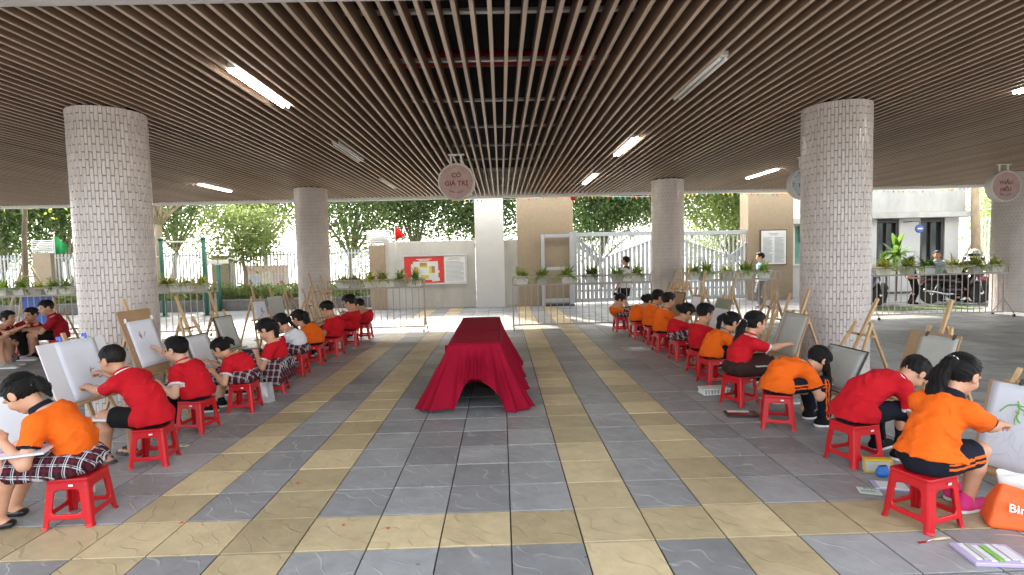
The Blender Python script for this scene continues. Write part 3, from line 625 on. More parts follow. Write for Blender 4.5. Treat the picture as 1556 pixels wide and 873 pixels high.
# ================================================================ planter barriers
BST = M('barrier_steel', (.36, .31, .28), .42, .08, 8, metal=.25); RUB = M('rubber_black', (.02, .02, .02), .7, .1, 20)
POT = [M('trough_white', (.62, .61, .58), .55, .06, 9), M('trough_grey', (.40, .38, .35), .55, .08, 9)]
SPIKE = [leafm('spider_leaf', (.30, .42, .07), .5), leafm('spider_leaf_yellow', (.50, .52, .09), .5), leafm('spider_leaf_dark', (.15, .26, .05), .45)]
bb = MB(); bb.box((0, 0, 0), (.016, .016, .84), .003); barme = bb.mesh('bar', BST)
def barrier(xa, xb, Y, lab, rz=0.0):
    t = thing('planter_barrier', lab, 'barrier', ((xa+xb)/2, Y, 0), rz, 'wheeled planter barriers'); L = xb-xa
    for z, y0 in ((.94, -.11), (.94, .11), (1.10, -.11), (1.10, .11)):
        m = MB(); m.box((0, y0, z), (L, .025, .028), .003); m.build('rail', BST, t)
    m = MB(); m.box((0, 0, .085), (L, .03, .03), .003); m.build('bottom_rail', BST, t)
    for sx in (-1, 1):
        m = MB(); m.box((sx*(L/2-.012), 0, .51), (.034, .036, .80), .003); m.build('post', BST, t)
        for y0 in (-.11, .11):
            m = MB(); m.box((sx*(L/2-.014), y0, 1.02), (.024, .024, .13), .003); m.build('upright', BST, t)
        for y0 in (-1, 1):
            m = MB(); m.bar((sx*(L/2-.012), 0, .38), (sx*(L/2-.012), y0*.26, .075), .018, .018); m.build('stay', BST, t)
            w = MB(); w.lathe([(.012, -.011), (.032, -.011), (.034, 0), (.032, .011), (.012, .011)], 12, (sx*(L/2-.012), y0*.26, .034), Matrix.Rotation(rad(90), 3, 'Y')); w.build('caster', RUB, t, True)
    n_ = max(3, round(L/.137))
    for i in range(1, n_): link('bar', barme, t, (-L/2+L*i/n_, 0, .515))
    return t
def trough_mesh(mat):
    m = MB(); w0, w1, d0, d1, h_ = .105, .145, .06, .09, .17
    for (a0, a1, b0, b1, z0, z1) in ((w0, w1, d0, d1, 0, h_), (w1+.008, w1+.008, d1+.008, d1+.008, h_-.012, h_+.006)):
        m.add([(-a0, -b0, z0), (a0, -b0, z0), (a0, b0, z0), (-a0, b0, z0), (-a1, -b1, z1), (a1, -b1, z1), (a1, b1, z1), (-a1, b1, z1)], [(3, 2, 1, 0), (0, 1, 5, 4), (1, 2, 6, 5), (2, 3, 7, 6), (3, 0, 4, 7), (4, 5, 6, 7)])
    return m.mesh('trough', mat)
TRM = [trough_mesh(p) for p in POT]
def spiky(seed, mat, n=46, L=.20):
    r = random.Random(seed); m = MB()
    for i in range(n):
        a_ = r.uniform(0, 6.28); el = r.uniform(.05, 1.35); l_ = L*r.uniform(.6, 1.25); w = .014*r.uniform(.7, 1.2); p = Vector((r.uniform(-.10, .10), r.uniform(-.04, .04), .15)); d = Vector((math.cos(a_)*math.cos(el), math.sin(a_)*math.cos(el), math.sin(el))); sd = Vector((-math.sin(a_), math.cos(a_), 0)); vs = []
        for k in range(6):
            ww = w*(1-k/5)**.6; vs += [p-sd*ww, p+sd*ww]; p = p+d*(l_/5); d = (d+Vector((0, 0, -.34*r.uniform(.6, 1.4)))).normalized()
        m.add(vs, [(2*k, 2*k+1, 2*k+3, 2*k+2) for k in range(5)])
    return m.mesh('foliage', mat)
SPM = [spiky(1, SPIKE[0], 110, .32), spiky(2, SPIKE[0], 150, .38), spiky(3, SPIKE[1], 120, .33), spiky(4, SPIKE[2], 140, .38), spiky(5, SPIKE[1], 80, .26)]
ORD = ('first', 'second', 'third', 'fourth', 'fifth', 'sixth')
def planters(pxs, Y, end, bar, grp, kinds):
    for i, p in enumerate(pxs):
        t = thing('planter_trough', 'trough of %s, %s from %s, barrier %s' % (('spiky plants', 'tall spiky plants', 'yellowish plants', 'dark arching plants', 'short sparse plants')[kinds[i % len(kinds)]], ORD[i], end, bar), 'planter', (aty(p, 425, Y).x, Y, .954), random.uniform(-.08, .08), grp)
        link('trough', TRM[(i*7+len(pxs)) % 3 == 1], t); f = link('foliage', SPM[kinds[i % len(kinds)]], t); f.rotation_euler = (0, 0, random.uniform(0, 6))
by = 11.75
barrier(.22, 3.2, by, 'wheeled steel barrier with planters in front of the open grey gate frame'); barrier(4.25, 5.92, by, 'wheeled steel barrier with planters near the man in pale blue'); barrier(8.0, 10.95, by+.1, 'wheeled steel barrier with planters in front of the motorcycles')
barrier(-3.72, -1.66, 11.95, 'wheeled steel barrier with planters in front of the site plan board'); barrier(-8.6, -6.25, 12.2, 'wheeled steel barrier with planters before the green pull-up frame'); barrier(-12.0, -8.9, 12.3, 'wheeled steel barrier with planters behind the group of seated children')
planters((793, 824, 862, 899, 938, 968), by, 'white pillar end', 'before the gate', 'troughs on the gate frame barrier', (0, 0, 1, 3, 0, 1))
planters((1052, 1074, 1104, 1133, 1160), by, 'column end', 'before the notice panel', 'troughs on the notice panel barrier', (0, 1, 4, 1, 0))
planters((1342, 1378, 1409, 1450, 1482, 1512), by+.1, 'near column end', 'by the motorcycles', 'troughs on the motorcycle barrier', (2, 1, 3, 2, 1, 2))
planters((521, 541, 563, 581, 608, 631), 11.95, 'column end', 'before the site plan', 'troughs on the site plan barrier', (4, 4, 2, 2, 0, 0))
planters((251, 267, 286, 305), 12.2, 'near column end', 'by the pull-up frame', 'troughs on the pull-up frame barrier', (2, 4, 4, 2))
planters((4, 31, 56, 80, 101), 12.3, 'its free end', 'behind the seated group', 'troughs on the seated group barrier', (0, 1, 4, 0, 0))
# ================================================================ exercise frames, flags, cages
GRN = M('green_post_paint', (.025, .13, .085), .45, .1, 8); CREAM = M('cream_steel', (.70, .69, .60), .45, .06, 8)
a = atz(250, 481); b = atz(316, 479); Y = (a.y+b.y)/2
t = thing('pull_up_frame', 'pull-up frame of two green posts and a white bar', 'exercise frame', ((a.x+b.x)/2, Y, 0)); hw = (b.x-a.x)/2; zt = aty(283, 369, Y).z
for s_ in (-1, 1):
    m = MB(); m.tube([(s_*hw, 0, -.02), (s_*hw, 0, zt+.12)], .062, 14); m.lathe([(.08, zt+.1), (.07, zt+.16), (.001, zt+.18)], 14, (s_*hw, 0, 0)); m.lathe([(.13, 0), (.13, .02), (.065, .03)], 14, (s_*hw, 0, 0)); m.build('post', GRN, t, True)
m = MB(); m.tube([(-hw, 0, zt+.04), (hw, 0, zt+.04)], .022, 10); m.build('bar', CREAM, t, True)
m = MB(); m.tube([(-hw-.45, 0, zt-.38), (-hw, 0, zt-.38)], .022, 10); m.build('side_bar', CREAM, t, True)
a = atz(390, 461); t = thing('exercise_post', 'green post with curved white pull-up arms beside the small tree', 'exercise frame', (a.x, 17.9, 0)); z1 = aty(390, 401, 17.9).z; k = 17.9/FPX
m = MB(); m.tube([(0, 0, -.02), (0, 0, z1)], .062, 14); m.build('post', GRN, t, True)
for s_ in (-1, 1):
    m = MB(); m.tube([(0, 0, z1), (s_*.2, 0, z1+.06), (s_*.38, 0, z1+.22), (s_*.62, 0, z1+.13), (s_*.75, 0, z1+.3)], .022, 8); m.build('arm', CREAM, t, True)
    m = MB(); m.box((s_*.18, 0, z1+.1), (.32, .04, .13), .03); m.build('bracket', CREAM, t)
def flag(px, py, Y, wpx, hpx, colr, lab, mirror=1):
    c = aty(px, py, Y); w, h_ = wpx/FPX*Y, hpx/FPX*Y; t = thing('flag', lab, 'flag', (c.x, Y, 0)); m = MB(); m.tube([(0, 0, 1.4), (0, 0, c.z+h_*.75)], .012, 8); m.build('pole', CREAM, t, True)
    m = MB(); vs = []; n_ = 7
    for i in range(n_):
        u_ = i/(n_-1); y_ = .05*math.sin(u_*7); vs += [(mirror*u_*w, y_, c.z+h_*.6-u_*u_*h_*.55), (mirror*u_*w, y_+.02, c.z-h_*.5-u_*h_*.05+.25*u_*u_*h_)]
    m.add(vs, [(2*i, 2*i+2, 2*i+3, 2*i+1) for i in range(n_-1)]); o = m.build('cloth', M(lab[:9], colr, .8, .15, 6, trans=.3), t, True); sm = o.modifiers.new('thick', 'SOLIDIFY'); sm.thickness = .004
flag(600, 355, 16.85, 12, 16, (.70, .02, .02), 'small red flag on a pole beside the short tan pillar')
flag(83, 374, 18.4, 17, 24, (.04, .42, .14), 'small bright green flag on a pole by the fence pillar')
LOUV = M('cage_white', (.66, .66, .63), .5, .06, 8)
for (p0, p1, q0, q1, Y, lab) in ((557, 592, 349, 371.5, 16.95, 'white louvred unit cage on the short tan pillar by the wall'), (48, 80, 364, 384, 18.65, 'white louvred unit cage on the pillar near the green flag')):
    a = aty(p0, q1, Y); b = aty(p1, q0, Y); W, Hh = b.x-a.x, b.z-a.z; t = thing('unit_cage', lab, 'cage', (a.x+W/2, Y+.2, a.z+.003), 0, 'louvred unit cages')
    for sx in (-1, 1):
        for sy in (-1, 1): m = MB(); m.box((sx*(W/2-.02), sy*.18, Hh/2), (.035, .035, Hh), .003); m.build('post', LOUV, t)
    for i in range(7):
        m = MB(); m.box((0, -.18, .03+i*(Hh-.06)/6), (W-.075, .03, .022), .002, Matrix.Rotation(.5, 3, 'X')); m.build('louvre', LOUV, t)
    m = MB(); m.box((0, .05, Hh*.45), (W*.75, .2, Hh*.8), .01); m.lathe([(.001, .105), (.09, .11), (.11, .1)], 14, (0, .05, Hh*.45), Matrix.Rotation(rad(90), 3, 'X')); m.build('fan_unit', M('ac_grey', (.50, .50, .48), .5, .08, 6), t)
# painted panel seen through the fence, blue crate rack behind the seated group
a = aty(373, 436, 21.5); b = aty(437, 402, 21.5); t = thing('painted_panel', 'colourful painted panel seen through the picket fence', 'panel', (a.x, 21.5, 0)); W, Hh = b.x-a.x, b.z-a.z
m = MB(); m.box((W/2, .02, a.z+Hh/2), (W, .04, Hh)); m.build('backing', M('panel_cream', (.58, .50, .38), .6, .2, 2), t)
for i, (x0, x1, z0, z1, cc) in enumerate(((.02, .98, .62, .95, (.60, .36, .22)), (.05, .35, .1, .55, (.42, .50, .58)), (.4, .62, .15, .7, (.62, .56, .36)), (.66, .95, .1, .58, (.56, .34, .33)))): sheet(t, x0*W, x1*W, a.z+z0*Hh, a.z+z1*Hh, -.004-.003*i, M('panel_%d' % i, cc, .6, .3, 6), 'painted_area')
for s_ in (.1, .9): m = MB(); m.box((W*s_, .06, a.z/2), (.06, .04, a.z)); m.build('leg', LOUV, t)
a = atz(35, 503); t = thing('display_stand', 'blue folding display stand behind the seated group', 'stand', (aty(57, 470, 12.9).x, 12.9, 0)); m = MB(); bl = M('blue_board', (.03, .10, .42), .5, .1, 5)
m.box((0, 0, .52), (.72, .04, .72), .01, Matrix.Rotation(rad(-6), 3, 'X')); m.build('panel', bl, t)
for s_ in (-1, 1): m = MB(); m.bar((s_*.33, -.05, 0), (s_*.33, .03, .9), .025, .025); m.bar((s_*.33, .35, 0), (s_*.33, .05, .85), .025, .025); m.build('leg', bl, t)
# bunting under the fascia
BC = [M('pennant_%d' % i, c, .7, .05, 5, trans=.3) for i, c in enumerate(((.08, .40, .45), (.75, .62, .12), (.72, .10, .05), (.65, .65, .62), (.20, .50, .25), (.78, .36, .06)))]
t = thing('bunting', 'string of small coloured pennants under the ceiling edge', 'bunting', (0, 15.5, 3.14)); m = MB(); m.tube([(x, 0, -.03*math.cos(x*1.6)) for x in np.arange(-1.5, 13.4, .3)], .004, 5); m.build('string', LOUV, t)
r = random.Random(5); x = -1.3
while x < 13.2:
    if not (-.2 < x < .25):
        z = -.03*math.cos(x*1.6); w = r.uniform(.04, .07); m = MB(); tw = r.uniform(-.5, .5); R = Matrix.Rotation(tw, 3, 'Z')
        m.add([Vector((x, 0, z))+R @ Vector(p) for p in ((-w/2, 0, 0), (w/2, 0, 0), (w*.1, .02, -.06-.04*r.random()), (-w/2, .003, 0), (w/2, .003, 0), (w*.1, .024, -.08))], [(0, 2, 1), (3, 4, 5), (0, 1, 4, 3), (1, 2, 5, 4), (2, 0, 3, 5)]); m.build('pennant', BC[r.randrange(6)], t)
    x += r.uniform(.09, .2)
p = aty(871, 299, 15.4); t = thing('lantern', 'small red paper lantern under the ceiling edge', 'lantern', (p.x, 15.44, p.z)); m = MB(); m.lathe([(.02, .1), (.06, .07), (.075, 0), (.06, -.07), (.02, -.1)], 12); m.build('shade', M('lantern_red', (.7, .03, .02), .6, .1, 5, trans=.3), t, True); m = MB(); m.tube([(0, 0, .1), (0, 0, .2)], .004, 5); m.tube([(0, 0, -.1), (0, 0, -.2)], .012, 6); m.build('tassel', BC[2], t)
# ================================================================ guard booth and guard house
GLS = M('window_glass_dark', (.02, .03, .03), .08, .2, 2, spec=.8); GLG = M('window_glass_green', (.10, .28, .24), .08, .2, 2, spec=.8); DFR = M('dark_window_frame', (.03, .03, .032), .45, .1, 6); BLIND = M('bamboo_blind', (.36, .27, .14), .8, .2, 9, stretch=(1, 1, 12))
x0 = px_(1203, 17.6); t = thing('guard_booth', 'small white guard booth with green glass and a bamboo blind', 'booth', (x0, 17.6, 0)); W = 1.7
for nm, c, sz, mt in (('base', (W/2, .7, .5), (W, 1.4, 1.0), WHITE), ('post', (.05, .05, 1.66), (.1, .1, 1.32), LOUV), ('post', (W-.05, .05, 1.66), (.1, .1, 1.32), LOUV), ('sill', (W/2, .02, 1.03), (W+.04, .16, .06), LOUV), ('glass', (W/2, .1, 1.66), (W-.2, .02, 1.2), GLG), ('blind', (W/2+.05, .05, 2.02), (W-.45, .03, .55), BLIND), ('back_wall', (W/2, 1.35, 1.66), (W, .1, 1.32), WHITE), ('roof', (W/2, .65, 2.42), (W+.3, 1.75, .18), WHITE)):
    m = MB(); m.box(c, sz, .006); m.build(nm, mt, t)
x0, x1 = 10.2, aty(1456, 400, 18.6).x; t = thing('guard_house', 'flat-roofed white guard house with a concrete parapet', 'building', (x0, 18.6, 0)); W = x1-x0; zp = aty(1400, 331, 18.6).z
wa, wb = [aty(p, 380, 18.6).x-x0 for p in (1332, 1366)]; wc, wd = [aty(p, 380, 18.6).x-x0 for p in (1398, 1435)]; wz = zp-.04
for c, sz in (((wa/2, .15, zp/2), (wa, .3, zp)), (((wb+wc)/2, .15, zp/2), (wc-wb, .3, zp)), (((wd+W)/2, .15, zp/2), (W-wd, .3, zp)), (((wa+wb)/2, .15, .42), (wb-wa, .3, .84)), (((wc+wd)/2, .15, .05), (wd-wc, .3, .1)), ((W-.15, 1.85, zp/2), (.29, 3.1, zp)), ((W/2, 3.5, zp/2), (W-.01, .2, zp))):
    m = MB(); m.box(c, sz, .006); m.build('wall', WHITE, t)
m = MB(); m.box((W/2, 1.7, zp+.09), (W+.45, 4.2, .18), .01); m.build('roof_slab', CONC, t); m = MB(); m.box((W/2-.05, 1.7, zp+.72), (W+.1, 3.9, 1.06), .01); m.build('parapet', CONC, t)
for (u0, u1, z0, nm) in ((wa, wb, .84, 'window'), (wc, wd, .1, 'glass_door')):
    wn_ = MB(); wn_.box(((u0+u1)/2, .16, (z0+wz)/2), (u1-u0, .02, wz-z0)); o = wn_.build(nm, GLS, t)
    for c, sz in (((u0+.05, .10, (z0+wz)/2), (.10, .12, wz-z0)), ((u1-.05, .10, (z0+wz)/2), (.10, .12, wz-z0)), (((u0+u1)/2, .10, wz-.05), (u1-u0-.2, .12, .1)), (((u0+u1)/2, .10, z0+.05), (u1-u0-.2, .12, .1)), (((u0+u1)/2, .11, (z0+wz)/2), (.05, .09, wz-z0-.2))):
        f_ = MB(); f_.box(c, sz, .004); f_.build('frame', DFR, o)
p = aty(1397, 347, 18.2); t = thing('round_sign', 'small round blue sign on a bracket on the guard house wall', 'sign', (p.x, 18.2, p.z)); m = MB(); m.lathe([(.001, .03), (.13, .03), (.14, .02), (.14, -.02), (.13, -.03), (.001, -.03)], 24, (0, 0, 0), Matrix.Rotation(rad(90), 3, 'X')); m.build('disc', M('sign_blue', (.05, .10, .34), .5, .1, 6), t)
m = MB(); m.box((0, -.032, .0), (.16, .004, .05)); m.build('printed_band', PAPER, t); m = MB(); m.tube([(0, 0, .14), (0, 0, .24), (-.25, 0, .24), (-.25, .4, .24)], .012, 6); m.build('bracket', DFR, t)
# potted broad-leaf plants by the guard house
def broad(px, py, Y, n_, L, lab, seed, mat, up):
    c = aty(px, py, Y); r = random.Random(seed); t = thing('shrub', lab, 'plant', (c.x, Y, 0), 0, 'shrubs by the guard house'); m = MB(); s_ = MB(); s_.tube([(0, 0, 0), (.02, 0, c.z*.6), (0, 0, c.z)], .03, 8); s_.build('stem', BARK, t, True)
    for i in range(n_):
        a_ = r.uniform(0, 6.28); el = r.uniform(-.1, up); l_ = L*r.uniform(.7, 1.2); w = l_*.13; p = Vector((0, 0, c.z+r.uniform(-.35, .1)*L)); d = Vector((math.cos(a_)*math.cos(el), math.sin(a_)*math.cos(el), math.sin(el))); sd = Vector((-math.sin(a_), math.cos(a_), .1)); vs = []
        for k in range(6): ww = w*math.sin(math.pi*(k+.4)/5.8); vs += [p-sd*ww, p+sd*ww]; p = p+d*(l_/5); d = (d+Vector((0, 0, -.17))).normalized()
        m.add(vs, [(2*k, 2*k+1, 2*k+3, 2*k+2) for k in range(5)])
    m.build('foliage', mat, t)
broad(1362, 383, 15.6, 34, .55, 'tall plant with long arching leaves before the guard house', 3, SPIKE[2], 1.4); broad(1346, 404, 15.0, 46, .35, 'broad dark leafy shrub beside the tiled column and guard house', 4, SPIKE[2], 1.0)
mb = MB(); mb.box((9.9, 13.6, .006), (3.6, .8, .012)); struct(mb.build('lawn_strip', M('grass_strip', (.10, .16, .05), .95, .35, 20, .8, 120)))
# pale high-rise far behind
t = thing('tower_block', 'pale distant tower block beyond the staked tree', 'building', (px_(1503, 90), 90, 0)); m = MB(); m.box((0, 4, 14), (7.0, 8, 28)); m.build('wall', M('pale_tower', (.62, .64, .66), .9, .06, .3), t)
wm = MB(); wm.box((0, 0, 0), (.9, .1, 1.2)); wme = wm.mesh('window', M('tower_window', (.30, .34, .38), .3, .1, 1))
for i in range(4):
    for j in range(9): link('window', wme, t, (-2.5+i*1.65, -.03, 2+j*2.9))
# ================================================================ motorcycles
MBLK = M('bike_black', (.014, .014, .016), .3, .2, 8, coat=.4); CHR = M('bike_chrome', (.62, .62, .62), .22, .05, 8, metal=1.0); MRED = M('bike_red', (.35, .02, .02), .3, .1, 8, coat=.4); MBLU = M('bike_blue', (.10, .13, .20), .3, .1, 8, coat=.4)
def motorcycle(x, y, rz, body, lab):
    t = thing('motorcycle', lab, 'motorcycle', (x, y, 0), rz, 'motorcycles parked by the guard house')     # faces +Y
    RX = Matrix.Rotation(rad(90), 3, 'Y')
    for yy in (-.60, .62):
        m = MB(); m.lathe([(.235, -.03), (.27, -.042), (.288, -.02), (.29, 0), (.288, .02), (.27, .042), (.235, .03)], 28, (0, yy, .29), RX); w = m.build('wheel', RUB, t, True)
        m = MB(); m.lathe([(.215, -.028), (.24, -.03), (.24, .03), (.215, .028)], 28, (0, yy, .29), RX); m.lathe([(.001, -.06), (.055, -.06), (.055, .06), (.001, .06)], 14, (0, yy, .29), RX)
        for k in range(8): a_ = 2*math.pi*k/8; m.tube([(0, yy+.05*math.cos(a_), .29+.05*math.sin(a_)), (0, yy+.225*math.cos(a_+.15), .29+.225*math.sin(a_+.15))], .007, 5)
        m.build('rim', CHR, w)
    s = SDF((-.26, -.85, .2), (.26, .75, 1.1), .016); s.ecap((0, -.70, .66), (0, -.1, .62), .10, .13, (1, 0, 0), .8, .05); s.ecap((0, -.1, .58), (0, .30, .56), .11, .10, (1, 0, 0), .9, .06); s.ecap((0, .30, .56), (0, .52, .86), .10, .11, (1, 0, 0), .7, .05); s.ell((0, .53, .92), (.15, .10, .10), None, .04); s.cap((0, -.2, .38), (0, .15, .36), .10, .10, .05)
    link('body', s.mesh('body', body), t)
    s = SDF((-.2, -.85, .6), (.2, .2, .95), .014); s.ecap((0, -.68, .755), (0, -.05, .735), .11, .10, (1, 0, 0), .5, .02); link('seat', s.mesh('seat', RUB), t)
    m = MB(); m.tube([(-.33, .40, 1.02), (-.14, .47, .99), (.14, .47, .99), (.33, .40, 1.02)], .014, 8); m.build('handlebar', CHR, t, True)
    for s_ in (-1, 1):
        m = MB(); m.tube([(s_*.28, .43, 1.02), (s_*.33, .44, 1.16)], .006, 6); m.lathe([(.001, -.01), (.055, -.008), (.055, .008), (.001, .01)], 12, (s_*.34, .44, 1.2), Matrix.Rotation(rad(90), 3, 'X')); m.build('mirror', MBLK, t, True)
        m = MB(); m.tube([(s_*.07, .52, .84), (s_*.07, .62, .29)], .022, 8); m.build('fork', CHR, t, True); m = MB(); m.tube([(s_*.10, -.48, .6), (s_*.10, -.60, .29)], .025, 8); m.build('shock', CHR, t, True)
    m = MB(); m.lathe([(.001, .05), (.07, .04), (.085, 0), (.08, -.05)], 16, (0, .64, .92), Matrix.Rotation(rad(-90), 3, 'X')); m.build('headlight', CHR, t, True)
    m = MB(); m.tube([(.12, .05, .27), (.13, -.3, .26), (.15, -.62, .33), (.15, -.86, .38)], [.025, .03, .045, .045], 10); m.build('exhaust', CHR, t, True)
    m = MB(); m.box((0, -.80, .62), (.12, .05, .07), .015); m.build('tail_light', MRED, t)
    for yy, a0, a1 in ((.62, .35, 2.4), (-.60, .8, 2.6)):
        m = MB(); vs = []
        for k in range(9):
            a_ = a0+(a1-a0)*k/8
            for xx in (-.06, .06): vs.append((xx, yy+.325*math.cos(a_), .29+.325*math.sin(a_)))
        m.add(vs, [(2*k, 2*k+2, 2*k+3, 2*k+1) for k in range(8)]); o = m.build('mudguard', body, t, True); q = o.modifiers.new('t', 'SOLIDIFY'); q.thickness = .006
    m = MB(); m.tube([(-.05, -.1, .3), (-.22, -.16, .01)], .012, 6); m.build('kick_stand', CHR, t, True)
    return t
motorcycle(9.45, 14.35, rad(-72), MBLU, 'dark blue motorcycle with its front wheel beside the tiled column'); motorcycle(12.1, 14.55, rad(-98), MBLK, 'black motorcycle ridden by the person in a helmet'); motorcycle(13.4, 15.2, rad(-110), MRED, 'dark red motorcycle parked behind the black one')
# ---------------------------------------------------------------- people
def fabric(name, col, rough=.85, var=.06, plaid=None):
    if name in MATS: return MATS[name]
    m = M(name, col, rough, var, 9, .25, 260, spec=.25, sheen=.0)
    return m
SKIN = [M('skin_a', (.56, .30, .185), .5, .06, 14, .05, 240, spec=.4), M('skin_b', (.50, .26, .155), .5, .06, 14, .05, 240, spec=.4), M('skin_c', (.62, .36, .24), .5, .06, 14, .05, 240, spec=.4)]
HAIR = M('hair_black', (.0045, .0038, .0036), .40, .5, 30, .9, 130, spec=.32, stretch=(6, 6, .9))
HAIRB = M('hair_soft_black', (.009, .007, .006), .6, .4, 40, .4, 160, spec=.25)
RED = fabric('red_polo', (.50, .006, .014)); ORG = fabric('orange_polo', (.78, .125, .006)); WHT = fabric('white_cloth', (.72, .73, .75)); NAVY = fabric('navy_cloth', (.006, .0075, .016))
BLACKC = fabric('black_cloth', (.0045, .0045, .005)); BROWN = fabric('brown_cloth', (.035, .015, .012)); BLUE = fabric('pale_blue_cloth', (.36, .52, .68)); GREYC = fabric('grey_cloth', (.12, .125, .135)); MAROON = fabric('dark_red_polo', (.30, .006, .014))
LEATHER = M('black_leather', (.012, .012, .012), .3, .2, 20, .1, 120); SOLE = M('white_sole', (.70, .69, .66), .6, .06, 20); PINK = M('pink_canvas', (.62, .03, .19), .8, .1, 30, .3, 300)
SHOEG = M('grey_shoe', (.30, .29, .27), .75, .2, 30, .2, 200); SANDAL = M('sandal_grey', (.05, .055, .06), .6, .2, 20); SOCKR = fabric('red_sock', (.55, .03, .03))
EYEW = M('eye_white', (.75, .72, .68), .2, .02, 10); EYED = M('eye_dark', (.012, .008, .006), .15, .1, 10); LIP = M('lip', (.42, .13, .11), .45, .05, 20)
METALW = M('hair_tie_white', (.8, .78, .72), .5, .05, 10)
def plaid_mat():
    m = bpy.data.materials.new('plaid_cloth'); m.use_nodes = True; n = m.node_tree.nodes; l = m.node_tree.links; b = n['Principled BSDF']
    b.inputs['Roughness'].default_value = .9; b.inputs['Specular IOR Level'].default_value = .2
    at = n.new('ShaderNodeAttribute'); at.attribute_name = 'weave'
    sp = n.new('ShaderNodeSeparateXYZ'); l.new(at.outputs['Vector'], sp.inputs[0])
    def stripe(src, per, lo, hi):
        mu = n.new('ShaderNodeMath'); mu.operation = 'MULTIPLY'; mu.inputs[1].default_value = 1/per; l.new(src, mu.inputs[0])
        fr = n.new('ShaderNodeMath'); fr.operation = 'FRACT'; l.new(mu.outputs[0], fr.inputs[0])
        a = n.new('ShaderNodeMath'); a.operation = 'GREATER_THAN'; a.inputs[1].default_value = lo; l.new(fr.outputs[0], a.inputs[0])
        c = n.new('ShaderNodeMath'); c.operation = 'LESS_THAN'; c.inputs[1].default_value = hi; l.new(fr.outputs[0], c.inputs[0])
        d = n.new('ShaderNodeMath'); d.operation = 'MULTIPLY'; l.new(a.outputs[0], d.inputs[0]); l.new(c.outputs[0], d.inputs[1]); return d.outputs[0]
    def mix(c, col, fac):
        x = n.new('ShaderNodeMix'); x.data_type = 'RGBA'; x.inputs[7].default_value = (*col, 1); l.new(c, x.inputs[6])
        mm = n.new('ShaderNodeMath'); mm.operation = 'MULTIPLY'; mm.inputs[1].default_value = .72; l.new(fac, mm.inputs[0]); l.new(mm.outputs[0], x.inputs[0]); return x.outputs[2]
    base = n.new('ShaderNodeRGB'); base.outputs[0].default_value = (.022, .012, .018, 1); c = base.outputs[0]
    for ax in (0, 1):
        c = mix(c, (.11, .012, .022), stripe(sp.outputs[ax], .066, .0, .22))
        c = mix(c, (.62, .58, .60), stripe(sp.outputs[ax], .066, .46, .55))
        c = mix(c, (.62, .58, .60), stripe(sp.outputs[ax], .066, .64, .69))
    l.new(c, b.inputs['Base Color']); MATS['plaid_cloth'] = m; return m
PLAID = plaid_mat()
def rotz2(p, a): c, s = math.cos(a), math.sin(a); return V3(p[0]*c-p[1]*s, p[0]*s+p[1]*c, p[2])
def ik(a, t, l1, l2, pole):
    d = t-a; L = np.linalg.norm(d); Lm = (l1+l2)*.985
    if L > Lm: t = a+d*(Lm/L); d = t-a; L = Lm
    u = d/L; x = (l1*l1-l2*l2+L*L)/(2*L); hgt = math.sqrt(max(l1*l1-x*x, 1e-6))
    pole = np.array(pole, float); pole = unit(pole-u*(pole@u)); return a+u*x+pole*hgt, t
def wob(seed, amp, fr):
    r = np.random.default_rng(seed); W = r.normal(size=(6, 3)); W /= np.linalg.norm(W, axis=1)[:, None]; P = r.uniform(0, 6.28, 6)
    def fn(x, y, z):
        o = 0
        for i in range(6):
            f = fr*(1+.5*i); o = o+np.sin(f*(W[i, 0]*x+W[i, 1]*y+W[i, 2]*z)+P[i]+1.6*np.sin(fr*.6*(W[i, 2]*x-W[i, 0]*z)+P[i]))/(1+.45*i)
        return amp*o/2.4
    return fn
PCOUNT = [0]
